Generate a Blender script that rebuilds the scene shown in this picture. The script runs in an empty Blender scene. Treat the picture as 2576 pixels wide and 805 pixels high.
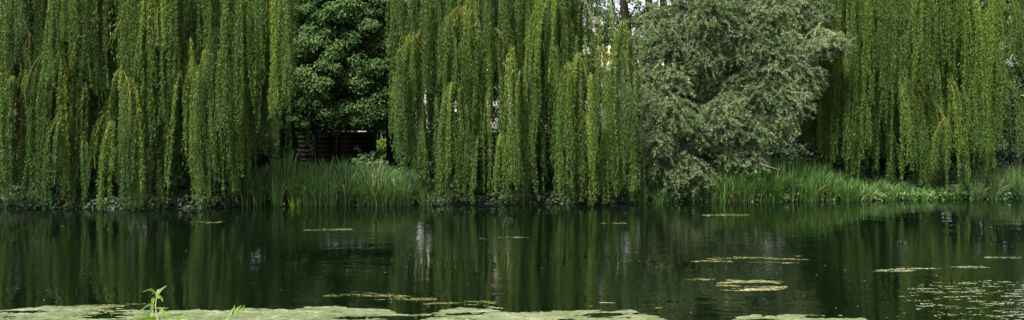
import bpy, math
import numpy as np
from mathutils import Vector

rng = np.random.default_rng(7)
scene = bpy.context.scene
COL = scene.collection
R = math.radians

# ------------------------------------------------------------------ camera frame
W, H = 2576.0, 805.0          # working pixel frame of the photograph
F = 2231.0                    # focal length in those pixels
HY = 290.0                    # row of the horizon
CAMZ = 3.07

def at(px, py, Y):
    return np.array([(px - W / 2) / F * Y, Y, CAMZ - (py - HY) / F * Y])
def X(px, Y): return (px - W / 2) / F * Y
def Z(py, Y): return CAMZ - (py - HY) / F * Y

# ------------------------------------------------------------------ object helpers
def tag(o, label=None, cat=None, group=None, kind=None):
    if label: o['label'] = label
    if cat: o['category'] = cat
    if group: o['group'] = group
    if kind: o['kind'] = kind
    return o

def empty(name, loc, label, cat, group=None):
    o = bpy.data.objects.new(name, None)
    COL.objects.link(o)
    o.location = [float(v) for v in loc]
    o.empty_display_size = 0.3
    return tag(o, label, cat, group)

def link(name, me, mat, parent=None):
    o = bpy.data.objects.new(name, me)
    COL.objects.link(o)
    if mat is not None:
        me.materials.append(mat)
    if parent is not None:
        o.parent = parent
        off = Vector((0, 0, 0))
        q = parent
        while q is not None:
            off += q.location
            q = q.parent
        me.transform(__import__('mathutils').Matrix.Translation(-off))
    return o

def np_mesh(name, V, faces, tint=None, smooth=False):
    """faces: array (n,k) or list of such arrays"""
    if isinstance(faces, np.ndarray): faces = [faces]
    V = np.asarray(V, dtype=np.float32)
    loops = np.concatenate([f.reshape(-1) for f in faces]).astype(np.int32)
    sizes = np.concatenate([np.full(len(f), f.shape[1]) for f in faces]).astype(np.int32)
    starts = np.concatenate([[0], np.cumsum(sizes)[:-1]]).astype(np.int32)
    me = bpy.data.meshes.new(name)
    me.vertices.add(len(V)); me.vertices.foreach_set('co', V.reshape(-1))
    me.loops.add(len(loops)); me.loops.foreach_set('vertex_index', loops)
    me.polygons.add(len(sizes))
    me.polygons.foreach_set('loop_start', starts)
    try: me.polygons.foreach_set('loop_total', sizes)
    except Exception: pass
    if smooth: me.polygons.foreach_set('use_smooth', np.ones(len(sizes), dtype=bool))
    me.update(calc_edges=True)
    if tint is not None:
        a = me.attributes.new('tint', 'FLOAT', 'FACE')
        a.data.foreach_set('value', np.asarray(tint, dtype=np.float32))
    me.validate()
    return me

class Geo:
    """collects numpy geometry into one mesh"""
    def __init__(s): s.V = []; s.F = {}; s.n = 0; s.T = {}
    def add(s, V, Fc, tint=None):
        V = np.asarray(V, float); Fc = np.asarray(Fc)
        k = Fc.shape[1]
        s.V.append(V); s.F.setdefault(k, []).append(Fc + s.n); s.n += len(V)
        if tint is None: tint = np.zeros(len(Fc))
        s.T.setdefault(k, []).append(np.broadcast_to(tint, (len(Fc),)))
    def box(s, lo, hi):
        a, b = np.array(lo, float), np.array(hi, float)
        V = np.array([[x, y, z] for x in (a[0], b[0]) for y in (a[1], b[1]) for z in (a[2], b[2])])
        s.add(V, np.array([[0,1,3,2],[4,6,7,5],[0,4,5,1],[2,3,7,6],[0,2,6,4],[1,5,7,3]]), rng.random())
    def bar(s, p, q, w, d):
        """flat bar from p to q in the xz plane, width w, depth d along y"""
        p, q = np.array(p, float), np.array(q, float)
        t = (q - p) / np.linalg.norm(q - p)
        n = np.array([-t[2], 0, t[0]]) * w / 2
        y = np.array([0, d / 2, 0])
        V = np.array([p + n + y, p + n - y, p - n - y, p - n + y, q + n + y, q + n - y, q - n - y, q - n + y])
        s.add(V, np.array([[0,1,2,3],[7,6,5,4],[0,4,5,1],[1,5,6,2],[2,6,7,3],[3,7,4,0]]), rng.random())
    def tube(s, P, r, sides=6, tint=0.0):
        V, Fc = tube(P, r, sides); s.add(V, Fc, tint)
    def mesh(s, name, smooth=False):
        ks = list(s.F)
        return np_mesh(name, np.concatenate(s.V), [np.concatenate(s.F[k]) for k in ks],
                       np.concatenate([np.concatenate(s.T[k]) for k in ks]), smooth)
    def build(s, name, mat, parent=None, smooth=False):
        return link(name, s.mesh(name, smooth), mat, parent)

def norm(v):
    return v / np.maximum(np.linalg.norm(v, axis=-1, keepdims=True), 1e-9)

def tube(P, r, sides=6):
    P = np.asarray(P, float); n = len(P)
    r = np.broadcast_to(np.asarray(r, float), (n,))
    T = norm(np.gradient(P, axis=0))
    up = np.where(np.abs(T[:, 2:3]) > 0.9, np.array([[1., 0, 0]]), np.array([[0, 0, 1.]]))
    A = norm(np.cross(T, up)); B = np.cross(T, A)
    a = np.arange(sides) / sides * 2 * np.pi
    ring = A[:, None] * np.cos(a)[None, :, None] + B[:, None] * np.sin(a)[None, :, None]
    V = (P[:, None] + ring * r[:, None, None]).reshape(-1, 3)
    i = np.arange(n - 1)[:, None] * sides; j = np.arange(sides)[None]
    j2 = (j + 1) % sides
    Fc = np.stack([i + j, i + j2, i + sides + j2, i + sides + j], -1).reshape(-1, 4)
    return V, Fc

def multi_tubes(C, r, sides=3):
    """C: (n, m, 3) curves; r: (m,) radii"""
    n, m, _ = C.shape
    T = norm(np.gradient(C, axis=1))
    up = np.where(np.abs(T[..., 2:3]) > 0.9, np.array([1., 0, 0]), np.array([0, 0, 1.]))
    A = norm(np.cross(T, up)); B = np.cross(T, A)
    a = np.arange(sides) / sides * 2 * np.pi
    ring = A[:, :, None] * np.cos(a)[:, None] + B[:, :, None] * np.sin(a)[:, None]
    V = (C[:, :, None] + ring * np.asarray(r)[None, :, None, None]).reshape(-1, 3)
    base = (np.arange(n)[:, None, None] * m + np.arange(m - 1)[None, :, None]) * sides
    j = np.arange(sides)[None, None]; j2 = (j + 1) % sides
    Fc = np.stack([base + j, base + j2, base + sides + j2, base + sides + j], -1).reshape(-1, 4)
    return V, Fc

def leaf_quads(P, D, Wv, mid=0.42, droop=None):
    """lance leaves: base P, length vector D, width vector Wv"""
    tip = P + D
    if droop is not None: tip = tip + droop
    M = P + D * mid
    V = np.stack([P, M + Wv / 2, tip, M - Wv / 2], 1).reshape(-1, 3)
    Fc = np.arange(len(P) * 4).reshape(-1, 4)
    return V, Fc

def round_leaves(P, D, Wv):
    """broad heart shaped leaves, six corners"""
    n = len(P)
    Nn = np.cross(D, Wv); L = np.linalg.norm(Nn, axis=1, keepdims=True)
    Nn = Nn / np.maximum(L, 1e-9) * np.linalg.norm(D, axis=1, keepdims=True)
    pts = [P, P + D * .22 + Wv * .5 + Nn * .08, P + D * .6 + Wv * .42 + Nn * .06, P + D - Nn * .12,
           P + D * .6 - Wv * .42 + Nn * .06, P + D * .22 - Wv * .5 + Nn * .08]
    V = np.stack(pts, 1).reshape(-1, 3)
    b = np.arange(n)[:, None] * 6
    f = np.concatenate([b + np.array([[0, 1, 2, 3]]), b + np.array([[0, 3, 4, 5]])])
    return V, f

def rand_dir(n):
    v = rng.normal(size=(n, 3)); return norm(v)

def perp(D):
    return norm(np.cross(D, rand_dir(len(D))))

# smooth value noise, for scattering
class Noise:
    def __init__(s, seed):
        s.g = np.random.default_rng(seed).random((256, 256))
    def one(s, x, y):
        xi = np.floor(x).astype(int); yi = np.floor(y).astype(int)
        fx = x - xi; fy = y - yi
        fx = fx * fx * (3 - 2 * fx); fy = fy * fy * (3 - 2 * fy)
        g = s.g
        a = g[xi % 256, yi % 256]; b = g[(xi + 1) % 256, yi % 256]
        c = g[xi % 256, (yi + 1) % 256]; d = g[(xi + 1) % 256, (yi + 1) % 256]
        return (a * (1 - fx) + b * fx) * (1 - fy) + (c * (1 - fx) + d * fx) * fy
    def __call__(s, x, y, oct=4):
        t = 0; amp = .5; tot = 0
        for k in range(oct):
            t = t + amp * s.one(x * 2 ** k + 17.3 * k, y * 2 ** k + 5.1 * k); tot += amp; amp *= .55
        return t / tot
noise = Noise(3)

# ------------------------------------------------------------------ materials
def nodes(name):
    m = bpy.data.materials.new(name); m.use_nodes = True
    nt = m.node_tree; nt.nodes.clear()
    out = nt.nodes.new('ShaderNodeOutputMaterial')
    return m, nt, out

def ramp(nt, stops, fac):
    r = nt.nodes.new('ShaderNodeValToRGB')
    e = r.color_ramp.elements
    while len(e) < len(stops): e.new(0.5)
    for i, (p, c) in enumerate(stops):
        e[i].position = p; e[i].color = (*c, 1)
    nt.links.new(fac, r.inputs['Fac'])
    return r.outputs['Color']

def leaf_mat(name, front, back, trans=0.3, rough=0.5, spec=0.35):
    """front / back: list of (pos, colour) driven by each leaf's own random tint"""
    m, nt, out = nodes(name)
    L = nt.links.new
    at_ = nt.nodes.new('ShaderNodeAttribute'); at_.attribute_name = 'tint'
    f = ramp(nt, front, at_.outputs['Fac']); b = ramp(nt, back, at_.outputs['Fac'])
    geo = nt.nodes.new('ShaderNodeNewGeometry')
    mx = nt.nodes.new('ShaderNodeMix'); mx.data_type = 'RGBA'
    L(geo.outputs['Backfacing'], mx.inputs['Factor']); L(f, mx.inputs['A']); L(b, mx.inputs['B'])
    p = nt.nodes.new('ShaderNodeBsdfPrincipled')
    p.inputs['Roughness'].default_value = rough
    p.inputs['Specular IOR Level'].default_value = spec
    L(mx.outputs['Result'], p.inputs['Base Color'])
    t = nt.nodes.new('ShaderNodeBsdfTranslucent')
    hs = nt.nodes.new('ShaderNodeHueSaturation'); hs.inputs['Hue'].default_value = 0.485
    hs.inputs['Saturation'].default_value = 1.15; hs.inputs['Value'].default_value = 1.3
    L(mx.outputs['Result'], hs.inputs['Color']); L(hs.outputs['Color'], t.inputs['Color'])
    ms = nt.nodes.new('ShaderNodeMixShader'); ms.inputs[0].default_value = trans
    L(p.outputs[0], ms.inputs[1]); L(t.outputs[0], ms.inputs[2]); L(ms.outputs[0], out.inputs[0])
    return m

def noise_mat(name, c1, c2, scale=6, rough=0.85, bump=0.3, stretch=(1, 1, 1), spec=0.2, detail=6):
    m, nt, out = nodes(name); L = nt.links.new
    tc = nt.nodes.new('ShaderNodeTexCoord'); mp = nt.nodes.new('ShaderNodeMapping')
    mp.inputs['Scale'].default_value = stretch
    L(tc.outputs['Object'], mp.inputs['Vector'])
    n = nt.nodes.new('ShaderNodeTexNoise'); n.inputs['Scale'].default_value = scale
    n.inputs['Detail'].default_value = detail; n.inputs['Roughness'].default_value = .65
    L(mp.outputs[0], n.inputs['Vector'])
    c = ramp(nt, [(.3, c1), (.7, c2)], n.outputs['Fac'])
    p = nt.nodes.new('ShaderNodeBsdfPrincipled'); p.inputs['Roughness'].default_value = rough
    p.inputs['Specular IOR Level'].default_value = spec
    L(c, p.inputs['Base Color'])
    b = nt.nodes.new('ShaderNodeBump'); b.inputs['Strength'].default_value = bump; b.inputs['Distance'].default_value = .03
    L(n.outputs['Fac'], b.inputs['Height']); L(b.outputs[0], p.inputs['Normal'])
    L(p.outputs[0], out.inputs[0])
    return m

M = {}
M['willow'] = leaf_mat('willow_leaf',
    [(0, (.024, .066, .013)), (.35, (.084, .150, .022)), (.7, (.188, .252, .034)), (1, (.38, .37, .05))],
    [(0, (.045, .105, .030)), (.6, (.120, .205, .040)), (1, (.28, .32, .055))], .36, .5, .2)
M['willow_right'] = leaf_mat('right_willow_leaf',
    [(0, (.022, .066, .010)), (.35, (.074, .146, .022)), (.7, (.155, .228, .032)), (1, (.30, .32, .045))],
    [(0, (.042, .105, .026)), (.6, (.118, .205, .034)), (1, (.28, .32, .045))], .36, .5, .2)
M['willow_twig'] = noise_mat('willow_twig', (.13, .125, .025), (.23, .20, .04), 20, .6, .1)
M['bark'] = noise_mat('bark', (.030, .022, .015), (.10, .075, .05), 9, .95, .9, (1, 1, .25))
M['bark_dark'] = noise_mat('dark_bark', (.015, .012, .009), (.055, .042, .030), 9, .95, .9, (1, 1, .25))
M['grey_twig'] = noise_mat('grey_twig', (.16, .14, .10), (.30, .27, .20), 15, .8, .2)
M['grey_willow'] = leaf_mat('grey_willow_leaf',
    [(0, (.044, .088, .038)), (.4, (.100, .160, .070)), (.8, (.190, .255, .130)), (1, (.31, .36, .21))],
    [(0, (.095, .150, .06)), (.6, (.175, .240, .10)), (1, (.32, .36, .18))], .30, .5, .2)
M['linden'] = leaf_mat('linden_leaf',
    [(0, (.026, .066, .011)), (.55, (.056, .118, .015)), (1, (.12, .190, .022))],
    [(0, (.04, .09, .028)), (1, (.08, .145, .04))], .30, .6, .15)
M['bract'] = leaf_mat('linden_bract',
    [(0, (.17, .23, .05)), (1, (.33, .37, .09))], [(0, (.17, .23, .05)), (1, (.30, .34, .09))], .35, .6, .2)
M['alder'] = leaf_mat('alder_leaf',
    [(0, (.028, .060, .022)), (1, (.07, .12, .035))], [(0, (.04, .08, .035)), (1, (.08, .12, .05))], .25)
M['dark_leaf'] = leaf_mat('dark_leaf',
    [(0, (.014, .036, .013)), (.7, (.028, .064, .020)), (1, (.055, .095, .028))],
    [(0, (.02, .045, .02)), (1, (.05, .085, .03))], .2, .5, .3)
M['ivy'] = leaf_mat('ivy_leaf',
    [(0, (.015, .045, .018)), (.75, (.035, .085, .028)), (1, (.085, .17, .035))],
    [(0, (.03, .06, .03)), (1, (.06, .11, .04))], .2, .55, .2)
M['hedge'] = leaf_mat('hedge_leaf',
    [(0, (.016, .042, .014)), (.75, (.032, .075, .022)), (1, (.075, .12, .035))],
    [(0, (.02, .05, .02)), (1, (.05, .09, .03))], .2, .4, .4)
M['shrub'] = leaf_mat('shrub_leaf',
    [(0, (.045, .11, .03)), (.6, (.075, .17, .04)), (1, (.14, .24, .05))],
    [(0, (.06, .12, .05)), (1, (.11, .19, .07))], .3, .45, .35)
M['sedge'] = leaf_mat('sedge_blade',
    [(0, (.018, .055, .018)), (.5, (.052, .122, .024)), (.86, (.105, .200, .036)), (.93, (.18, .22, .07)), (1, (.30, .25, .13))],
    [(0, (.045, .11, .04)), (.9, (.10, .19, .055)), (1, (.28, .24, .12))], .28, .42, .4)
M['sedge_right'] = leaf_mat('bright_sedge_blade',
    [(0, (.018, .060, .014)), (.5, (.048, .126, .026)), (.88, (.108, .215, .038)), (.95, (.2, .24, .06)), (1, (.30, .25, .13))],
    [(0, (.045, .12, .03)), (.9, (.11, .22, .045)), (1, (.28, .24, .12))], .28, .42, .4)
M['iris'] = leaf_mat('iris_blade',
    [(0, (.05, .12, .035)), (1, (.11, .21, .06))], [(0, (.05, .12, .035)), (1, (.11, .21, .06))], .25, .4, .4)
M['lime_grass'] = leaf_mat('lime_grass',
    [(0, (.14, .27, .035)), (1, (.26, .38, .05))], [(0, (.14, .27, .035)), (1, (.26, .38, .05))], .35)
M['dead_grass'] = leaf_mat('dead_grass',
    [(0, (.14, .11, .06)), (.6, (.28, .22, .14)), (1, (.42, .35, .25))], [(0, (.14, .11, .06)), (1, (.4, .33, .24))], .2, .8, .1)
M['herb'] = leaf_mat('herb_leaf',
    [(0, (.05, .13, .03)), (1, (.13, .25, .045))], [(0, (.06, .13, .04)), (1, (.12, .21, .06))], .3)
M['duckweed'] = leaf_mat('duckweed',
    [(0, (.040, .048, .016)), (.3, (.095, .120, .052)), (.75, (.145, .172, .092)), (1, (.25, .26, .17))],
    [(0, (.08, .10, .035)), (1, (.24, .26, .15))], .08, .7, .25)
M['duckweed_green'] = leaf_mat('duckweed_yellow',
    [(0, (.045, .05, .012)), (.5, (.13, .135, .042)), (.9, (.22, .22, .10)), (1, (.40, .38, .29))],
    [(0, (.07, .075, .018)), (1, (.27, .27, .12))], .08, .7, .25)
M['sapling'] = leaf_mat('sapling_leaf',
    [(0, (.16, .33, .05)), (1, (.27, .45, .06))], [(0, (.26, .37, .20)), (1, (.32, .43, .23))], .45, .45, .35)
M['sapling_grey'] = leaf_mat('sapling_leaf_underside',
    [(0, (.19, .32, .12)), (1, (.25, .38, .14))], [(0, (.20, .34, .08)), (1, (.26, .4, .09))], .35, .45, .35)
M['sapling_stem'] = noise_mat('sapling_stem', (.34, .30, .15), (.46, .40, .22), 30, .6, .1)
M['fence_wood'] = noise_mat('fence_wood', (.009, .008, .006), (.022, .018, .013), 5, .9, .3, (1, 6, 10))
M['lattice_wood'] = noise_mat('lattice_wood', (.045, .036, .024), (.09, .075, .05), 8, .9, .2)
M['picket'] = noise_mat('picket_wood', (.05, .035, .02), (.11, .08, .05), 8, .9, .2)
M['white_wall'] = noise_mat('white_siding', (.70, .71, .73), (.82, .82, .83), 2, .7, .05)
M['cream'] = noise_mat('cream_trim', (.62, .56, .40), (.70, .64, .48), 3, .7, .05)
M['pale_stone'] = noise_mat('pale_stone', (.24, .20, .14), (.34, .30, .22), 5, .9, .4)
M['pink'] = noise_mat('pink_render', (.46, .27, .22), (.56, .35, .29), 3, .9, .1)
M['maroon'] = noise_mat('maroon_boards', (.085, .032, .026), (.14, .050, .040), 3, .85, .2)
M['roof_dark'] = noise_mat('dark_roof', (.04, .035, .03), (.09, .08, .07), 6, .9, .5)
M['roof_orange'] = noise_mat('orange_tiles', (.42, .11, .05), (.58, .17, .08), 6, .8, .5)
M['blue_paint'] = noise_mat('blue_paint', (.10, .22, .42), (.14, .28, .50), 3, .5, .05)
M['plank'] = noise_mat('white_plank', (.55, .52, .47), (.75, .72, .68), 5, .8, .2)
M['soil'] = noise_mat('soil', (.005, .006, .003), (.013, .015, .007), 1.7, .95, .8)
M['flower'] = leaf_mat('orange_flower', [(0, (.5, .08, .02)), (1, (.7, .18, .03))], [(0, (.5, .08, .02)), (1, (.7, .18, .03))], .2)

def glass_mat():
    m, nt, out = nodes('window_glass')
    p = nt.nodes.new('ShaderNodeBsdfPrincipled')
    p.inputs['Base Color'].default_value = (.05, .07, .10, 1); p.inputs['Roughness'].default_value = .06
    nt.links.new(p.outputs[0], out.inputs[0]); return m
M['glass'] = glass_mat()

def water_mat():
    m, nt, out = nodes('pond_water'); L = nt.links.new
    tc = nt.nodes.new('ShaderNodeTexCoord')
    def layer(scale, sx, sy, strength, dist, prev, rot=0.0, detail=2.0):
        mp = nt.nodes.new('ShaderNodeMapping'); mp.inputs['Scale'].default_value = (sx, sy, 1)
        mp.inputs['Rotation'].default_value = (0, 0, rot)
        L(tc.outputs['Object'], mp.inputs['Vector'])
        n = nt.nodes.new('ShaderNodeTexNoise'); n.inputs['Scale'].default_value = scale
        n.inputs['Detail'].default_value = detail; n.inputs['Roughness'].default_value = .5
        L(mp.outputs[0], n.inputs['Vector'])
        b = nt.nodes.new('ShaderNodeBump'); b.inputs['Distance'].default_value = dist
        b.inputs['Strength'].default_value = strength
        L(n.outputs['Fac'], b.inputs['Height'])
        if prev: L(prev, b.inputs['Normal'])
        return b, n
    # patches of breeze: stronger ripples in some places
    mpz = nt.nodes.new('ShaderNodeMapping'); mpz.inputs['Scale'].default_value = (.11, .30, 1)
    L(tc.outputs['Object'], mpz.inputs['Vector'])
    pz = nt.nodes.new('ShaderNodeTexNoise'); pz.inputs['Scale'].default_value = 1.0; pz.inputs['Detail'].default_value = 2
    L(mpz.outputs[0], pz.inputs['Vector'])
    mr = nt.nodes.new('ShaderNodeMapRange'); mr.inputs['From Min'].default_value = .40; mr.inputs['From Max'].default_value = .66
    mr.inputs['To Min'].default_value = .10; mr.inputs['To Max'].default_value = 1.5
    L(pz.outputs['Fac'], mr.inputs['Value'])
    b1, _ = layer(1.6, .45, 1.0, 1.0, .0085, None, .10)
    b2, _ = layer(6.5, .55, 1.0, 1.0, .0052, b1.outputs[0], -.08)
    L(mr.outputs[0], b2.inputs['Strength'])
    b3, _ = layer(17, .5, 1.0, 1.0, .0011, b2.outputs[0], .05)
    L(mr.outputs[0], b3.inputs['Strength'])
    p = nt.nodes.new('ShaderNodeBsdfPrincipled')
    p.inputs['Base Color'].default_value = (.0016, .0042, .0016, 1)
    p.inputs['Roughness'].default_value = .012
    p.inputs['IOR'].default_value = 1.5
    L(b3.outputs[0], p.inputs['Normal']); L(p.outputs[0], out.inputs[0])
    return m
M['water'] = water_mat()

# ------------------------------------------------------------------ the setting
BK_PX = np.array([-400, 0, 480, 600, 1000, 1090, 1600, 1680, 2000, 2400, 2576, 3000])
BK_PY = np.array([529, 527, 526, 521, 516, 515, 512, 508, 507, 502, 500, 497])
BK_Y = CAMZ * F / (BK_PY - HY)
BK_X = X(BK_PX, BK_Y)
def bank_y(x): return np.interp(x, BK_X, BK_Y)

def ground_z(x, y):
    d = y - bank_y(x)                       # distance behind the far waterline
    far = np.interp(d, [-6, -1.2, 0.0, .25, 1.5, 6, 14, 60], [-1.2, -.55, -.03, .07, .26, .5, .55, .6])
    near = np.interp(y, [0, 6.5, 8, 9.8, 12, 18], [1.35, 1.35, 1.2, 0.02, -.6, -1.2])
    z = np.where(d > -6, far, near)
    z = np.where(y < 19, near, z)
    side = np.clip((np.abs(x) - 110) / 12, 0, 1)
    z = z * (1 - side) + np.maximum(z, .6) * side
    return z + (noise(x * .9, y * .9, 3) - .5) * .10 * (z > 0.05)

gx = np.unique(np.concatenate([np.linspace(-26, 26, 130), np.linspace(-130, 130, 90), np.linspace(-900, 900, 19)]))
gy = np.unique(np.concatenate([np.linspace(-60, 0, 8), np.linspace(0, 20, 50), np.linspace(20, 50, 160), np.linspace(50, 130, 20), np.linspace(130, 1500, 12)]))
GX, GY = np.meshgrid(gx, gy, indexing='ij')
V = np.stack([GX, GY, ground_z(GX, GY)], -1).reshape(-1, 3)
nx, ny = GX.shape
idx = np.arange(nx * ny).reshape(nx, ny)
Fc = np.stack([idx[:-1, :-1], idx[1:, :-1], idx[1:, 1:], idx[:-1, 1:]], -1).reshape(-1, 4)
tag(link('ground', np_mesh('ground', V, Fc, smooth=True), M['soil']), kind='structure')

wv = np.array([[-125, 7.5, 0], [125, 7.5, 0], [125, 46, 0], [-125, 46, 0]], float)
tag(link('pond_water', np_mesh('pond_water', wv, np.array([[0, 1, 2, 3]])), M['water']),
    'dark green pond water mirroring the willows', None, kind='structure')

# ------------------------------------------------------------------ weeping willows
def strand_points(S, E, off, sway, ph, fr, kk, t):
    """S start (n,3), E end z (n), off (n,2) sideways drift; t (n,)"""
    L = S[:, 2] - E
    g = (1 - np.exp(-kk * t)) / (1 - np.exp(-kk))
    x = S[:, 0] + off[:, 0] * g + sway * np.sin(ph + fr * t * L) * t
    y = S[:, 1] + off[:, 1] * g + sway * .7 * np.cos(ph * 1.7 + fr * t * L) * t
    z = S[:, 2] - L * (0.25 * t ** 2.2 + .75 * t)
    return np.stack([x, y, z], -1)

class Willow:
    def __init__(s):
        s.S = []; s.E = []; s.off = []; s.sway = []; s.dens = []; s.big = []; s.tint = []; s.bare = []; s.kk = []
    def tassel(s, cx, cy, zt, zb, hw, n, dens=88, big=1.0, ragged=.45, tint=0.0, start=.22, depth=.6, bare=.10, lean=(0, 0), tuck=0.0):
        ns = max(3, n // 3); gi = rng.integers(0, ns, n)
        a = rng.random(ns) * 2 * np.pi; r = np.sqrt(rng.random(ns)) * rng.uniform(.8, 1.35, ns)
        a = a[gi] + rng.normal(0, .12, n); r = np.abs(r[gi] + rng.normal(0, .10, n))
        off = np.stack([np.cos(a) * r * hw + lean[0], np.sin(a) * r * hw * depth + lean[1]], -1)
        S = np.stack([cx + off[:, 0] * start, cy + off[:, 1] * start, zt - rng.random(n) * .12 * min(1.5, zt - zb)], -1)
        L = zt - zb
        gE = rng.random(ns) ** 1.3
        E = zb + np.minimum(L * ragged, 2.2) * np.clip(gE[gi] * (.3 + .7 * r) + np.abs(rng.normal(0, .10, n)), 0, 1)
        E[np.argmin(r)] = zb
        if tuck: S[:, 1] += tuck; off[:, 1] -= tuck / (1 - start)
        s.kk.append(np.full(n, rng.uniform(1.4, 4.6)));
        s.S.append(S); s.E.append(E); s.off.append(off * (1 - start)); s.sway.append(rng.uniform(.03, .16, n))
        s.dens.append(np.full(n, dens)); s.big.append(np.full(n, big)); s.bare.append(np.full(n, bare))
        s.tint.append(np.clip(tint + rng.normal(0, .10, ns)[gi] + rng.normal(0, .08, n), -.5, .6))
    def build(s, parent, mat):
        S = np.concatenate(s.S); E = np.concatenate(s.E); off = np.concatenate(s.off); sw = np.concatenate(s.sway)
        dens = np.concatenate(s.dens); big = np.concatenate(s.big); ti = np.concatenate(s.tint); bare = np.concatenate(s.bare); kk = np.concatenate(s.kk)
        n = len(S); ph = rng.random(n) * 6.28; fr = rng.uniform(.6, 1.7, n)
        Ls = S[:, 2] - E
        cnt = np.maximum((Ls * dens).astype(int), 6)
        i = np.repeat(np.arange(n), cnt); m = len(i)
        t = np.where(rng.random(m) < .06, rng.random(m) * bare[i], bare[i] + (1 - bare[i]) * rng.random(m) ** .95)
        t = np.clip(t, 0, 1)
        P = strand_points(S[i], E[i], off[i], sw[i], ph[i], fr[i], kk[i], t)
        # leaves sit on short side shoots too: scatter a little round the strand, in bunches along it
        bunch = np.sin(t * Ls[i] * 7 + ph[i] * 3) * .5 + .5
        a = rng.random(m) * 2 * np.pi; rad = rng.random(m) * .040 * (.5 + bunch)
        P[:, 0] += np.cos(a) * rad; P[:, 1] += np.sin(a) * rad
        D = np.stack([np.cos(a) * .46, np.sin(a) * .46, np.full(m, -.86)], -1) + rng.normal(0, .22, (m, 3))
        D = norm(D) * (rng.uniform(.060, .105, m) * big[i])[:, None]
        Wd = perp(D) * (rng.uniform(.0145, .0225, m) * big[i])[:, None]
        V, Fq = leaf_quads(P, D, Wd, .4)
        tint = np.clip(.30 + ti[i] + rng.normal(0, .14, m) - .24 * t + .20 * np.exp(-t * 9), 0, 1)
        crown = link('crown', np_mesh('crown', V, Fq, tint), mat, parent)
        # twigs
        k = 11; tt = np.linspace(0, 1, k) ** 1.3
        C = np.stack([strand_points(S, E, off, sw, ph, fr, kk, np.full(n, q)) for q in tt], 1)
        Vt, Ft = multi_tubes(C, np.linspace(.006, .0015, k), 3)
        link('hanging_twigs', np_mesh('hanging_twigs', Vt, Ft, smooth=True), M['willow_twig'], crown)
        return crown, m

def bez(pts, n=14):
    """smooth curve through points (Catmull-Rom)"""
    p = [np.array(q, float) for q in pts]
    p = [2 * p[0] - p[1]] + p + [2 * p[-1] - p[-2]]
    out = []
    for i in range(1, len(p) - 2):
        for u in np.linspace(0, 1, n, endpoint=False):
            a, b, c, d = p[i - 1], p[i], p[i + 1], p[i + 2]
            out.append(.5 * ((2 * b) + (-a + c) * u + (2 * a - 5 * b + 4 * c - d) * u * u + (-a + 3 * b - 3 * c + d) * u ** 3))
    out.append(p[-2]); return np.array(out)

def trunk_and_limbs(parent, base, height, r, limbs, bark):
    """limbs: list of end points (world)"""
    b = np.array(base, float)
    top = b + np.array([.2, .1, height])
    tc = bez([b - [0, 0, .3], b + [.1, 0, height * .35], b + [.05, .1, height * .7], top])
    g = Geo(); g.tube(tc, r * np.linspace(1.25, .7, len(tc)), 10)
    g.build('trunk', bark, parent, True)
    for e in limbs:
        e = np.array(e, float)
        s0 = tc[int(len(tc) * rng.uniform(.55, .95))]
        mid = s0 * .45 + e * .55 + np.array([0, 0, abs(e[2] - s0[2]) * .18])
        lc = bez([s0, mid, e], 10)
        lg = Geo(); lg.tube(lc, r * np.linspace(.5, .10, len(lc)), 7)
        lg.build('limb', bark, parent, True)

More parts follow.
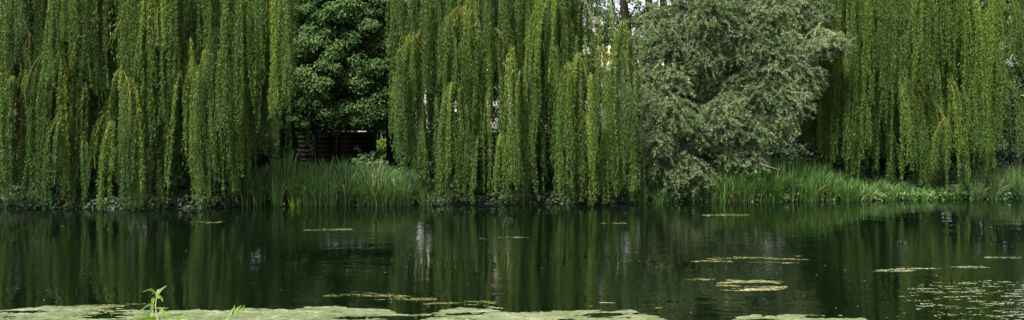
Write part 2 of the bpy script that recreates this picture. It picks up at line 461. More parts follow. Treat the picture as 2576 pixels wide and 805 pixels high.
def willow(name, label, front, back, domes, trunk, arches, Yf, mat, xr, zr, ndome, gaps=(), lim=(-9999, 9999), nsingle=240):
    ingap = lambda p, pad=0: any(a - pad < p < b + pad for a, b in gaps)
    """front: (px, ytop, ybot, halfwidth px, dY, tint); back: number and ranges; domes: crown top"""
    tx, tY = trunk
    base = np.array([X(tx, tY), tY, float(ground_z(X(tx, tY), tY)) - .05])
    root = empty(name, base, label, 'tree')
    cx = base[0]
    xl, xrr = xr
    limbs = [(cx + (xrr - xl) * .5 * math.cos(a) * .7, tY + math.sin(a) * 3.0, zr * rng.uniform(.75, .97)) for a in np.linspace(0, 2 * np.pi, 8)[:-1]]
    trunk_and_limbs(root, base, 4.2, .42, limbs, M['bark'])
    w = Willow()
    for q in front:
        px, yt, yb, hw = q[:4]
        dY = q[4] if len(q) > 4 else 0.0
        ti = q[5] if len(q) > 5 else 0.0
        Y = Yf + dY + rng.uniform(-.75, .55)
        edge_ = 0.0
        if px - hw * 1.25 < lim[0]: px = lim[0] + hw * 1.25; edge_ = 1.0
        if px + hw * 1.25 > lim[1]: px = lim[1] - hw * 1.25; edge_ = 1.0
        h = hw / F * Y
        zb = max(Z(yb, Y), .03)
        h *= .80 if yt > 0 else .9; nst = int(7 + 35 * h)
        feat = ti >= .06 and yt > 0
        tk = 0.0
        if yt > 100 and not feat: tk = rng.uniform(.5, 1.0); yt -= rng.uniform(30, 120)
        w.tassel(X(px, Y), Y, Z(yt, Y), zb, h * 1.25, nst, tuck=tk, lean=(rng.normal(0, .20) * (1 - edge_), 0), tint=ti * 1.5 + rng.normal(0, .09), start=.20 if feat else .18, bare=.07 if ti < .05 else .11)
        if hw > 13:
            for _ in range(1 if hw > 22 else int(rng.random() < .5)):
                Yc = Y + rng.uniform(.35, 1.0); pc = min(max(px + rng.choice([-1, 1]) * hw * rng.uniform(.7, 1.5), lim[0] + hw), lim[1] - hw)
                yb2 = yb - abs(rng.normal(0, 45)); yt2 = yt + rng.uniform(-30, 40)
                zb2 = max(Z(yb2, Yc), .05)
                if Z(yt2, Yc) - zb2 > .8 and not (ingap(pc, 6) and yb2 > 235 and rng.random() < .35):
                    w.tassel(X(pc, Yc), Yc, Z(yt2, Yc), zb2, h * .7, int(6 + 30 * h), dens=58, big=1.15, tint=ti - .04 + rng.normal(0, .08), bare=.08)
    # single trailing strands between the tassels
    fl = [q for q in front if q[2] > 150]
    for k in range(nsingle):
        q = fl[rng.integers(len(fl))]
        px = min(max(q[0] + rng.normal(0, 1.0) * q[3], lim[0] + 6), lim[1] - 6)
        yb = q[2] - abs(rng.normal(0, 70)); yt = min(q[1], yb - 120) - rng.uniform(0, 160)
        Y = Yf + (q[4] if len(q) > 4 else 0) + rng.uniform(-.5, 1.0)
        w.tassel(X(px, Y), Y, Z(yt, Y), max(Z(yb, Y), .04), rng.uniform(.08, .22), int(rng.integers(2, 5)), dens=80,
                 tint=rng.normal(0, .16), bare=.10, tuck=rng.uniform(0, .4), lean=(rng.normal(0, .12) * (lim[0] + 60 < px < lim[1] - 60), 0))
    # deeper curtains, leaf tint lowered to paint in the crown's inner shade
    nb, ybr = back
    for k in range(nb):
        u = (k + rng.random()) / nb
        d = rng.uniform(.9, 3.6)
        Y = Yf + d
        px = xl_px(xr, u, Y)
        zt = rng.uniform(4.2, 8.8); zb = Z(rng.uniform(*ybr), Y)
        if ingap(px / Y * F + W / 2, 8): zb = max(zb, 4.0)
        zb = max(zb, float(ground_z(px, Y)) + .1)
        if zt - zb < 1.2: zt = zb + 1.5
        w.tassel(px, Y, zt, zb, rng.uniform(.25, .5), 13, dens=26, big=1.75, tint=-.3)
    # the dome above the frame and the far side of the crown
    for k in range(ndome):
        a = rng.random() * 2 * np.pi; r = math.sqrt(rng.random())
        ex = (xrr - xl) / 2 * r * math.cos(a) + (xl + xrr) / 2
        ey = tY + .3 + 4.0 * r * math.sin(a)
        if ey < Yf - .2: ey = Yf + rng.random() * .5
        zt = zr - 2.6 * r * r + rng.uniform(-.4, .3)
        lowest = 4.0 if ey < tY else 1.2
        zb = max(zt - rng.uniform(2.4, 5.0), lowest)
        w.tassel(ex, ey, zt, zb, rng.uniform(.4, .7), 14, dens=16, big=2.3, start=.1)
    crown, m = w.build(root, mat)
    for pts, r0, dY in arches:
        P = bez([at(p[0], p[1], Yf + dY + (p[2] if len(p) > 2 else 0)) for p in pts], 10)
        g = Geo(); u = np.linspace(0, 1, len(P))[:, None] ** 1.5
        g.tube(P, np.linspace(r0 * .55, r0 * .2, len(P)), 6)
        for _ in range(4):
            v = np.array([rng.normal(0, .17), rng.normal(0, .10), -abs(rng.normal(0, .15))])
            g.tube(P + u * v + rng.normal(0, .01, 3), np.linspace(r0 * .26, r0 * .10, len(P)), 4)
        g.build('arching_branch', M['willow_twig'], root, True)
    return root

def xl_px(xr, u, Y): return xr[0] + (xr[1] - xr[0]) * u

left_front = [
 (-60,-140,520,45),(-25,-100,520,40),(20,-130,330,40,.3),(70,-130,190,35,.4),(120,-150,230,35,.6),(150,-100,250,40),(190,-140,215,30,-.1,.1),(230,-130,220,35,.1),
 (262,-100,250,30,.2),(300,-130,190,35,.4),(330,-90,300,40,0,.05),(375,-60,225,32,.2,.1),(410,-130,140,30,-.1,.12),(450,-110,330,42,.1),
 (500,-80,260,40),(550,-110,300,40,.1),(595,-70,330,38,.0,.06),(640,-100,350,36,.2,.05),(690,-120,300,32,.1,.1),(722,-110,170,18,0,.12),(715,-70,250,18,.1,.08),(700,-60,330,20,.3),
 (30,240,528,34,-.3,.05),(75,130,522,38,-.2),(10,250,530,22,-.1),(112,190,430,22,.2),(160,120,529,30,-.2,.08),(200,200,500,22,.5,-.08),
 (300,170,531,34,-.2,.12),(328,190,532,28,-.3,.14),(288,300,531,22,-.1,.08),(392,60,526,22,.1),(412,230,526,16,.2),(456,180,531,24,-.1,.02),
 (505,200,470,32,.2),(545,190,510,34,.1,.04),(575,210,480,24,.2),(610,200,450,28,.7),(645,150,425,26,1.0,-.05),(668,150,390,20,1.2,-.05),(352,200,526,22,.2),(240,220,470,18,.9,-.12),
 (130,330,528,20,.3,-.08),(185,380,530,16,.1),(215,360,529,18,.6,-.1),(430,400,500,12,.9,-.1),(520,300,520,22,.4,-.05),(590,300,505,20,.7,-.05)]
left_arches = [
 ([(175,120,1.2),(120,128,.3),(85,160,0),(60,230,-.2)],.022,0), ([(70,235,.9),(25,262,.2),(-10,275,0),(-40,330,0)],.022,0),
 ([(195,90,.6),(178,150,0),(168,210,-.1)],.018,0), ([(310,175,.6),(323,215,-.2),(327,270,-.3),(318,340,-.35)],.020,-.1),
 ([(345,-10,.8),(300,60,.2),(282,110,0)],.020,0), ([(575,170,.7),(600,195,.1),(602,270,0)],.016,0), ([(60,50,.5),(75,100,.1),(65,160,0)],.014,0),
 ([(405,-20,.3),(395,40,-.1),(398,100,-.15)],.016,0), ([(640,-10,.5),(600,10,0),(575,60,-.1)],.016,0),([(715,-5,.5),(732,40,.1),(735,120,0)],.012,0)]
willow('weeping_willow', 'huge weeping willow at the far left trailing its leafy curtains right down into the water',
       left_front, (80, (220, 490)), None, (400, 32.4), left_arches, 28.4, M['willow'], (X(-120, 29), X(640, 29)), 10.2, 85, (), (-9999, 742), 130)

centre_front = [
 (1000,-110,230,22,.2,.04),(1030,-130,130,28,.4),(1080,-130,210,28,.3),(1130,-130,270,36,.5),(1190,-130,160,36,.3),(1240,-130,130,36,.3),(1290,-130,210,36,.4),
 (1340,-130,280,38,.1,.03),(1390,-130,310,36,.2),(1440,-130,210,34,.3),(1480,-130,330,32,.5,-.03),(1345,-60,330,30,-.1),(1405,-40,280,28,-.1,.05),
 (1165,15,310,50,-.4,.06),(1190,120,330,36,-.3,.0),(1040,85,425,44,-.2,.06),(1002,115,420,20,-.1,.08),(1245,70,390,46,-.3,.06),(1288,110,512,22,-.1,.08),(1225,100,235,26,-.2),
 (1457,130,512,44,-.4,.14),(1485,180,512,26,-.3,.1),(1432,150,430,24,-.2,.06),(1560,155,470,40,.1,.02),(1598,180,508,12,.0,.06),(1525,160,420,26,.3),
 (1012,300,425,18,.2,.03),(1040,350,455,18,.3),(1116,250,513,15,0),(1135,280,513,32,-.1,.02),(1172,260,514,30,-.2,.06),(1206,330,512,12,0),(1262,330,513,26,-.1,.08),
 (1300,200,514,24,-.2,.06),(1340,300,513,20,0),(1382,250,514,30,-.1,.05),(1422,320,513,17,.1),(1470,280,514,34,-.3,.12),(1505,330,512,24,0),
 (1535,300,510,24,.2,-.02),(1572,300,506,20,.1),(1600,330,505,8,.1,.05),(1058,330,500,10,.5,-.06),(1195,380,510,10,.4,-.06),(1320,380,510,12,.5,-.08),(1445,380,512,14,.3,-.04)]
centre_arches = [
 ([(1095,50,1.0),(1052,85,.2),(1015,115,0),(998,160,-.1)],.026,0), ([(1110,60,.8),(1040,82,.1),(1060,130,-.1)],.016,0),([(1130,70,.7),(1158,22,-.2),(1168,20,-.4),(1185,70,-.45)],.018,0),
 ([(1195,70,.8),(1162,18,-.3),(1150,60,-.4)],.014,0), ([(1215,110,.8),(1240,70,-.1),(1262,85,-.3),(1288,130,-.3),(1296,200,-.3)],.022,0),
 ([(1390,140,1.2),(1448,138,0),(1468,160,-.3),(1485,240,-.4),(1500,330,-.45)],.026,0), ([(1440,230,.5),(1456,132,-.2),(1458,180,-.4)],.014,0),
 ([(1505,135,1.5),(1555,140,.5),(1588,155,.2),(1603,205,.05)],.024,0),([(1500,160,1.2),(1530,150,.4),(1550,190,.1)],.014,0),([(1400,-20,.5),(1420,40,0),(1425,100,-.2)],.014,0),
 ([(1470,-10,.6),(1500,80,.2),(1508,150,.1)],.014,0)]
willow('weeping_willow', 'weeping willow in the middle of the bank with tasselled curtains touching the water',
       centre_front, (62, (230, 490)), None, (1330, 34.0), centre_arches, 30.3, M['willow'], (X(1010, 31), X(1480, 31)), 9.8, 70, ((1222, 1236), ), (976, 1612), 120)

right_front = [
 (2065,-110,330,36,1.2,-.05),(2100,-90,290,38,.5),(2150,-110,400,38,.2),(2200,-100,310,34,.1),(2240,-110,260,34,0,.04),(2290,-100,340,34,.2),(2330,-90,250,30,0,.08),
 (2370,-110,300,34,.1),(2412,-70,350,34,-.1,.08),(2450,-10,400,28,-.2,.16),(2472,60,445,26,-.2,.18),(2500,-70,310,26,0,.1),(2520,100,392,12,.1,.1),(2508,160,380,12,.2,.06),
 (2562,-70,190,18,.2,.1),(2545,-110,140,22,.4,.05),(2590,-100,170,25,.3,.1),(2630,-110,300,35,.5),(2575,30,200,10,0,.12),
 (2095,180,430,18,.2,.05),(2130,170,445,24,0,.04),(2180,200,448,26,0,.02),(2222,220,455,22,.3),(2265,230,460,26,.2),(2310,230,482,30,0,-.02),
 (2352,225,490,38,-.3,.06),(2386,290,490,22,-.5,.16),(2420,250,475,22,-.1,.03),(2452,200,465,18,0,.08),(2478,250,432,12,.1,.1),(2531,200,392,7,.0,.1),
 (1992,250,362,26,2.6,-.12),(2030,270,375,26,2.3,-.12),(2056,250,405,18,1.6,-.06),(2080,200,420,16,.8),(2160,330,450,18,.6,-.08),(2240,340,460,18,.7,-.08),(2330,340,480,18,.5,-.08)]
right_arches = [
 ([(2300,200,1.0),(2345,235,.1),(2372,300,-.4),(2388,370,-.55)],.026,0), ([(2310,230,.6),(2350,255,-.1),(2385,310,-.4),(2400,350,-.5)],.016,0),
 ([(2440,0,.5),(2462,60,-.2),(2488,120,-.2),(2492,190,-.2)],.016,0), ([(2275,280,.6),(2295,235,.1),(2310,300,0)],.014,0),
 ([(2300,190,.9),(2330,215,.2),(2336,290,0)],.014,0),([(2430,60,.5),(2460,55,-.2),(2466,110,-.3)],.012,0),([(2110,20,.5),(2130,10,.1),(2125,70,0)],.012,0),
 ([(2230,60,.4),(2250,30,0),(2248,90,0)],.012,0),([(2540,30,.3),(2565,25,.1),(2578,80,0)],.012,0)]
willow('weeping_willow', 'weeping willow at the right edge hanging yellow green over the reeds without reaching the water',
       right_front, (60, (180, 430)), None, (2330, 36.0), right_arches, 32.6, M['willow_right'], (X(2050, 33), X(2640, 33)), 10.4, 75, (), (1975, 9999), 100)

# ------------------------------------------------------------------ other foliage
def clump_leaves(centres, radii, per, leaf, kind='round', flat=.65, up=.5, tint0=.4, out=.9, fwd=0.0):
    """leaf shells round clump centres; returns V, F, tint"""
    n = len(centres); i = np.repeat(np.arange(n), per); m = len(i)
    d = rand_dir(m); d[:, 2] = np.where(rng.random(m) < .35, np.abs(d[:, 2]), d[:, 2])
    rr = rng.random(m) ** .45
    ext = np.asarray(radii)[i]
    if ext.ndim == 1: ext = np.stack([ext, ext, ext * flat], -1)
    P = centres[i] + d * rr[:, None] * ext
    Nrm = norm(d * out + np.array([0, -fwd, up]) + rng.normal(0, .45, (m, 3)))
    D = norm(np.cross(Nrm, rand_dir(m)))
    D = norm(D + np.array([0, 0, -.45]))
    sz = leaf * rng.uniform(.7, 1.3, m)
    Wv = norm(np.cross(Nrm, D)) 
    if kind == 'round':
        V, Fq = round_leaves(P, D * sz[:, None], Wv * (sz * .9)[:, None])
    else:
        V, Fq = leaf_quads(P, D * sz[:, None], Wv * (sz * .3)[:, None])
    tint = np.clip(tint0 + rng.normal(0, .2, m), 0, 1)
    ct = rng.normal(0, .12, n)
    tint = np.clip(tint + ct[i], 0, 1)
    if kind == 'round': tint = np.concatenate([tint, tint])
    return V, Fq, tint, P

def ellipsoid_shell(n, c, ax, inner=.55, lo=-1.0):
    d = rand_dir(n * 3); d = d[d[:, 2] > lo][:n]
    r = inner + (1 - inner) * rng.random(len(d)) ** .6
    lump = 1 + .16 * (noise(d[:, 0] * 2.3 + 9 + d[:, 2], d[:, 1] * 2.3 + d[:, 2] * 2 + 4, 2) - .5) * 2
    return np.asarray(c) + d * (r * lump)[:, None] * np.asarray(ax), d

# linden behind the fence line
lc = np.array([X(852, 38.6), 38.6, 6.9])
lroot = empty('linden_tree', (lc[0] - 2.35, 38.9, .45), 'broad dark green linden with pale dangling bracts, in front of the wooden fence', 'tree')
trunk_and_limbs(lroot, (X(712, 38.9), 38.9, .45), 5.0, .40, [lc + np.array(v) for v in ((-1.5, 0, 1), (1.6, -.6, 0), (.3, 1, 2.6), (-.4, -1.4, -1), (1.2, .8, 1.5))], M['bark_dark'])
C, d = ellipsoid_shell(640, lc, (3.3, 2.7, 4.5), .60)
low = C[:, 2] < lc[2]
spread = 1 / np.sqrt(np.maximum(1 - ((C[:, 2] - lc[2]) / 4.7) ** 2, .12))
C[low, 0] = lc[0] + (C[low, 0] - lc[0]) * spread[low]; C[low, 1] = lc[1] + (C[low, 1] - lc[1]) * spread[low]
keep = C[:, 2] > 2.6
C = C[keep]
# right flank thinner so that the white house shows through
thin = (C[:, 0] > X(935, 38)) & (C[:, 2] < 4.6) & (rng.random(len(C)) < .12)
C = C[~thin]
nlo = 120
C = np.concatenate([C, np.stack([rng.uniform(X(690, 38.6), X(975, 38.6), nlo), rng.uniform(36.6, 40.6, nlo), 2.55 + rng.random(nlo) * 1.1], -1)])
C = np.concatenate([C, np.array([at(rng.uniform(860, 975), rng.uniform(60, 235), rng.uniform(37.2, 39.5)) for _ in range(60)]), lc + rand_dir(150) * (rng.random((150, 1)) ** .5) * np.array([2.9, 2.0, 4.2])])
C = C[C[:, 2] > 2.55]
rad = rng.uniform(.34, .62, len(C))
V1, F1, T1, P1 = clump_leaves(C, rad, 290, .088, 'round', .85, .35, .26, fwd=.45)
lo_c = np.array([at(715, 270, 35.8), at(735, 300, 35.8), at(700, 315, 35.8), at(760, 315, 36), at(690, 290, 36), at(672, 310, 36.2)])
V2, F2, T2, P2 = clump_leaves(lo_c, np.full(len(lo_c), .36), 70, .17, 'round', .7, .5, .62, fwd=.4)
dr = np.array([at(772 + k * 1.4 + rng.normal(0, 2), 325 + k * 8, 36.2) for k in range(8)])
V3, F3, T3, P3 = clump_leaves(dr, np.full(len(dr), .09), 5, .17, 'round', .8, .3, .62, fwd=.8)
g = Geo(); g.add(V1, F1, T1); g.add(V2, F2, T2); g.add(V3, F3, T3)
crown = g.build('crown', M['linden'], lroot)
# bracts hang from the clump tops
nb = 14000
pick = rng.integers(0, len(C), nb)
dd = rand_dir(nb); dd[:, 1] = -np.abs(dd[:, 1]) ; dd[:, 2] = np.abs(dd[:, 2]) * .8
Pb = C[pick] + norm(dd) * (rad[pick] * rng.uniform(.8, 1.05, nb))[:, None] * np.array([1, 1, .6])
sel = noise(Pb[:, 0] * .9 + 3, Pb[:, 2] * .9 + 8, 2) > .42
Pb = Pb[sel]
Db = norm(np.stack([rng.normal(0, .5, len(Pb)), -.3 + rng.normal(0, .3, len(Pb)), np.full(len(Pb), -1.0)], -1)) * rng.uniform(.07, .13, len(Pb))[:, None]
Vb, Fb = leaf_quads(Pb, Db, perp(Db) * .045)
link('bracts', np_mesh('bracts', Vb, Fb, rng.random(len(Pb))), M['bract'], crown)

# grey willow
gY = 31.2
groot_loc = (X(1760, 33.4), 33.4, float(ground_z(X(1760, 33.4), 33.4)) - .05)
groot = empty('grey_willow', groot_loc, 'silvery grey green willow leaning over the bank between the two weeping willows', 'tree')
gt = Geo()
tr = bez([at(1770, 520, 33.4), at(1752, 400, 33.4), at(1728, 290, 33.4), at(1735, 235, 33.4)], 8)
gt.tube(tr, np.linspace(.30, .2, len(tr)), 9); gt.build('trunk', M['bark_dark'], groot, True)
for pts, r0 in [([(1733, 245, 2.2), (1760, 190, 1.9), (1800, 120, 1.6), (1850, 20, 1.6)], .17), ([(1735, 250, 2.2), (1722, 200, 2.1), (1700, 120, 2.2), (1690, -20, 2.4)], .13),
                ([(1752, 400, 2.2), (1820, 330, 1.6), (1900, 290, 1.2)], .12), ([(1728, 300, 2.2), (1680, 320, 1.4), (1640, 400, .6)], .10),
                ([(1760, 190, 1.9), (1880, 130, 1.2), (2000, 110, .7), (2100, 100, .5)], .09)]:
    P = bez([at(p[0], p[1], gY + p[2]) for p in pts], 8)
    lg = Geo(); lg.tube(P, np.linspace(r0, r0 * .35, len(P)), 7); lg.build('limb', M['bark_dark'], groot, True)
blobs = [ # px, py, rx, ry (px), dY, sprays
 (1690,300,72,58,-.3,150),(1655,345,48,55,-.2,90),(1660,415,46,55,0,80),(1720,425,55,55,0,90),(1770,455,30,35,.1,36),(1640,265,36,34,.2,50),
 (1690,110,70,60,.5,110),(1790,40,62,66,-.1,130),(1775,150,50,60,.1,90),(1880,100,90,72,.2,150),(1960,150,88,66,.2,140),(2065,112,62,36,0,80),(2110,118,30,22,0,26),
 (1900,235,80,62,.1,130),(1985,250,70,56,.1,110),(2030,200,50,46,.2,60),(1830,300,72,62,-.1,120),(1900,335,62,46,0,90),(1960,315,46,50,.1,70),(1880,405,50,45,.3,60),(1830,400,40,40,.4,36),
 (1755,340,55,55,.2,80),(1690,205,60,52,.3,90),(1645,195,36,40,.6,40),(1640,120,34,40,1.0,34),(1650,50,48,50,1.2,44),(1720,20,56,50,.9,70),(1950,35,92,55,.4,120),(2045,40,60,48,.5,70),
 (1850,20,60,50,.5,80),(1715,130,60,60,1.5,70),(1755,250,50,56,1.5,70),(1840,170,60,60,1.4,60),(1690,90,50,50,1.8,50),(1770,190,50,40,1.7,50),(1700,240,50,46,1.4,50),(1800,230,60,50,.7,70),(1625,450,26,36,.3,30),(1690,470,40,24,.1,34),(1745,480,26,20,.2,16),(1905,425,34,24,.3,26),
 (1700,-60,80,50,1,60),(1830,-70,90,60,.8,80),(1960,-60,90,60,.8,80),(1900,-150,120,70,1.2,80),(1760,-150,100,70,1.4,60),(2050,-50,60,50,.8,40)]
Pl = []; Dl = []; Tl = []; tw = []
for px, py, rx, ry, dY, n in blobs:
    Yc = gY + dY + .5
    c = at(px, py, Yc); ax = np.array([rx / F * Yc, .75, ry / F * Yc])
    n = int(n * 1.9)
    d = rand_dir(n); d[:, 1] = np.where(rng.random(n) < .65, -np.abs(d[:, 1]), d[:, 1])
    r = rng.random(n) ** .5
    tip = c + d * r[:, None] * ax * 1.14
    ln = rng.uniform(.28, .6, n)
    dirn = norm(d * np.array([1, .7, .5]) + np.array([0, -.15, -.35]) + rng.normal(0, .35, (n, 3)))
    k = 46
    u = rng.random((n, k)) ** .8
    P = tip[:, None] - dirn[:, None] * (ln[:, None] * (1 - u))[..., None]
    P[..., 2] -= (u ** 2 * .06)
    side = rand_dir(n * k).reshape(n, k, 3)
    D = norm(dirn[:, None] * .75 + side * .75 + np.array([0, 0, -.08])) * rng.uniform(.075, .13, (n, k))[..., None]
    Pl.append(P.reshape(-1, 3)); Dl.append(D.reshape(-1, 3))
    Tl.append((.40 + rng.normal(0, .15) + rng.normal(0, .10, (n, 1)) + rng.normal(0, .13, (n, k))).reshape(-1))
    tw.append(np.stack([tip - dirn * ln[:, None] * 1.3, tip - dirn * ln[:, None] * .6, tip], 1))
Pl = np.concatenate(Pl); Dl = np.concatenate(Dl)
V, Fq = leaf_quads(Pl, Dl, perp(Dl) * rng.uniform(.021, .032, len(Pl))[:, None])
gcrown = link('crown', np_mesh('crown', V, Fq, np.clip(np.concatenate(Tl), 0, 1)), M['grey_willow'], groot)
Vt, Ft = multi_tubes(np.concatenate(tw), np.array([.006, .004, .002]), 3)
link('twigs', np_mesh('twigs', Vt, Ft), M['grey_twig'], gcrown)
for pts, r0 in [([(1640, 60, 0), (1650, 78, -.2), (1668, 92, -.3)], .014), ([(1720, 40, -.3), (1728, 80, -.35), (1730, 150, -.3)], .010),
                
                ([(1915, 412, -.2), (1940, 421, -.5), (1962, 427, -.6)], .014), ([(1910, 395, 0), (1925, 405, -.3), (1932, 418, -.4)], .010)]:
    P = bez([at(p[0], p[1], gY + p[2]) for p in pts], 6)
    bg = Geo(); bg.tube(P, np.linspace(r0 * .75, r0 * .3, len(P)), 5); bg.build('bare_branch', M['grey_twig'], groot, True)

# alder with dark trunks behind, sky between its boughs
aY = 37.0
aroot = empty('alder_tree', (X(1618, aY), aY, .45), 'dark trunked tree with several upright stems behind the silvery willow', 'tree')
for pts, r0, r1 in [([(1640, 520), (1632, 400), (1612, 300), (1598, 190), (1580, 90), (1566, -40), (1560, -260)], .30, .13),
                    ([(1645, 520), (1660, 380), (1655, 240), (1640, 120), (1630, -40), (1622, -200)], .26, .12),
                    ([(1650, 520), (1690, 380), (1690, 240), (1676, 110), (1668, -40), (1672, -230)], .24, .12)]:
    P = bez([at(p[0], p[1], aY) for p in pts], 8)
    tg = Geo(); tg.tube(P, np.linspace(r0, r1, len(P)), 9); tg.build('trunk', M['bark_dark'], aroot, True)
for pts, r0 in [([(1592, 165), (1560, 105), (1520, 70), (1470, 55)], .07), ([(1578, 90), (1552, 50), (1538, -10), (1530, -80)], .07), ([(1600, 70), (1620, 45), (1650, 10), (1670, -40)], .07),
                ([(1590, 140), (1555, 150), (1510, 135)], .04), ([(1540, 80), (1525, 40), (1500, 20)], .035), ([(1574, 60), (1598, 20), (1612, -20)], .05), ([(1530, 75), (1500, 95), (1480, 100)], .03)]:
    P = bez([at(p[0], p[1], aY - .1) for p in pts], 8)
    tg = Geo(); tg.tube(P, np.linspace(r0, r0 * .4, len(P)), 6); tg.build('branch', M['bark_dark'], aroot, True)
ac = []
for px, py, sx, sy, n in [(1520, 40, 45, 45, 40), (1500, 105, 40, 40, 40), (1560, 120, 35, 45, 34), (1600, 230, 30, 60, 24), (1622, 130, 22, 60, 40), (1630, 240, 22, 60, 34), (1585, 60, 30, 30, 16), (1590, 30, 30, 40, 14), (1640, 100, 50, 60, 40), (1690, 60, 50, 60, 40), (1640, -60, 110, 60, 70),
                          (1560, -120, 120, 60, 80), (1680, -180, 120, 60, 90), (1600, -240, 100, 50, 60), (1655, 240, 30, 60, 20)]:
    for _ in range(n):
        ac.append(at(px + rng.normal(0, sx * .6), py + rng.normal(0, sy * .6), aY + rng.normal(0, .9)))
ac = np.array(ac)
V, Fq, T, _ = clump_leaves(ac, rng.uniform(.16, .34, len(ac)), 42, .085, 'round', .6, .5, .4)
link('crown', np_mesh('crown', V, Fq, T), M['alder'], aroot)

# background trees
def bush(name, label, cat, c, ax, n, per, leaf, mat, group=None, trunk=False, kind='round', inner=.5, clump=(.3, .55), lo=-1.0, tint0=.4, flat=.7):
    c = np.asarray(c, float)
    gz = float(ground_z(c[0], c[1]))
    root = empty(name, (c[0], c[1], gz), label, cat, group)
    C, d = ellipsoid_shell(n, c, ax, inner, lo)
    C = C[C[:, 2] > gz + .05]
    V, Fq, T, _ = clump_leaves(C, rng.uniform(*clump, len(C)), per, leaf, kind, flat, .5, tint0)
    ok = V.reshape(-1, 6 if kind == 'round' else 4, 3)
    link('crown' if trunk else 'foliage', np_mesh(name, V, Fq, T), mat, root)
    if trunk:
        trunk_and_limbs(root, (c[0], c[1], gz), c[2] * .75, .24, [c + np.array(v) * np.asarray(ax) * .5 for v in ((1, 0, .4), (-1, .2, .3), (.2, 1, .6), (-.2, -1, .2))], M['bark_dark'])
    else:
        sg = Geo()
        for k in range(6):
            e = c + rng.normal(0, .4, 3) * np.asarray(ax)
            b = np.array([c[0] + rng.normal(0, ax[0] * .2), c[1] + rng.normal(0, ax[1] * .2), gz - .05])
            sg.tube(bez([b, (b + e) / 2 + rng.normal(0, .08, 3), e], 5), np.linspace(.03, .01, 11), 5)
        sg.build('stems', M['bark_dark'], root, True)
    return root

def bgtree(px, Y, w, h, label):
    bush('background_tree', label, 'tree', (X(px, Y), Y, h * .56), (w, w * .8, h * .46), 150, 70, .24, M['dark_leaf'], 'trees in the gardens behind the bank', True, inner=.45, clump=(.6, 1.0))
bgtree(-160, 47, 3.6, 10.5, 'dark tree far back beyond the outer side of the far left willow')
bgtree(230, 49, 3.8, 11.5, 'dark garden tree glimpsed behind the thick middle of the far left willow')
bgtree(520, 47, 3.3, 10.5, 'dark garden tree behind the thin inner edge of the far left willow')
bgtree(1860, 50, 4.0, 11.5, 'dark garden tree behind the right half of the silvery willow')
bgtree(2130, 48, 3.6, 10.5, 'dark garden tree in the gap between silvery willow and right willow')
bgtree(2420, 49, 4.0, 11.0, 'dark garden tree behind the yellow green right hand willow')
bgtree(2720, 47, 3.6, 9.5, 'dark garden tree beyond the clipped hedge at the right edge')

def bgsmall(px, Y, w, h, label):  # added trees that mask the bright house and narrow its reflected streaks
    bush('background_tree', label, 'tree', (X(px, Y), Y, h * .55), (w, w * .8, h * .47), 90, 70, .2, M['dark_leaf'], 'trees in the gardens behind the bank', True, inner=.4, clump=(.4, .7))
bgsmall(1165, 46.5, 1.7, 8.0, 'added slim dark tree between fence and white house, behind the left part of the middle willow')
bgsmall(1430, 46.5, 1.9, 8.0, 'added slim dark tree between fence and white house, behind the right part of the middle willow')
bgsmall(975, 50, 1.3, 7.4, 'added small dark tree in front of the white house beside the linden crown')

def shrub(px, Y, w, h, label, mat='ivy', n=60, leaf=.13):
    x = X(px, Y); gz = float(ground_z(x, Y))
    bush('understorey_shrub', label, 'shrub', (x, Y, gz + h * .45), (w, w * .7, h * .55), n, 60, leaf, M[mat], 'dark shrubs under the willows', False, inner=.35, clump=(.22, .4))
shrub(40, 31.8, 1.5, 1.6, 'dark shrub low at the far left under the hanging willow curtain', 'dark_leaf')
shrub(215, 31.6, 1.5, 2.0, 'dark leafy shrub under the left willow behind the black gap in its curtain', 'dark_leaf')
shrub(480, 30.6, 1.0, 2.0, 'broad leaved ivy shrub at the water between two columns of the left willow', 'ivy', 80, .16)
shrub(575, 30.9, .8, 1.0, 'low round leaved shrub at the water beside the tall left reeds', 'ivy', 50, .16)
shrub(706, 36.6, .75, 2.1, 'added dark shrub hiding the linden trunk, standing in for deep shade at the left end of the visible fence', 'dark_leaf', 60)  # added; its dark leaves stand in for a black shaded hollow
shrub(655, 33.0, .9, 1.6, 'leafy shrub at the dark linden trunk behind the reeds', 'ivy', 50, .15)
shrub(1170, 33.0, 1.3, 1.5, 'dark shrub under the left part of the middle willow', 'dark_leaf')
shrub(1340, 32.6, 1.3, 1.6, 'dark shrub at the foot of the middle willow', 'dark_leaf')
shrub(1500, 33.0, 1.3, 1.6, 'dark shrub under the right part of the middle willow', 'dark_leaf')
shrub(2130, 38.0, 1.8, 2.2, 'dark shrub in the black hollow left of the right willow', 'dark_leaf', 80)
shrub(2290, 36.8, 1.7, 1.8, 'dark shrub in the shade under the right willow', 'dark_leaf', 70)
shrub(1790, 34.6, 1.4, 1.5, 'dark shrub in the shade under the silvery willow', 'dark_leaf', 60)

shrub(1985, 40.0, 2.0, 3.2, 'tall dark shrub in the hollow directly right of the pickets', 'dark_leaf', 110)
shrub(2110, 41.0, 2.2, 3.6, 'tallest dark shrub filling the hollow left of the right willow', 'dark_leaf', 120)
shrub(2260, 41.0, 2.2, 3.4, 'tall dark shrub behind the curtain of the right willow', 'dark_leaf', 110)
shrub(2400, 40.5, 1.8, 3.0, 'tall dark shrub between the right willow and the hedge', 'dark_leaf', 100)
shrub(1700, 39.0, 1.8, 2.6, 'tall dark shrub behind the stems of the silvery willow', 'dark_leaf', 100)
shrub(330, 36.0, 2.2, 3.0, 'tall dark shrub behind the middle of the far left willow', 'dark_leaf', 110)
shrub(560, 36.0, 1.7, 2.6, 'tall dark shrub at the inner edge of the far left willow', 'dark_leaf', 90)

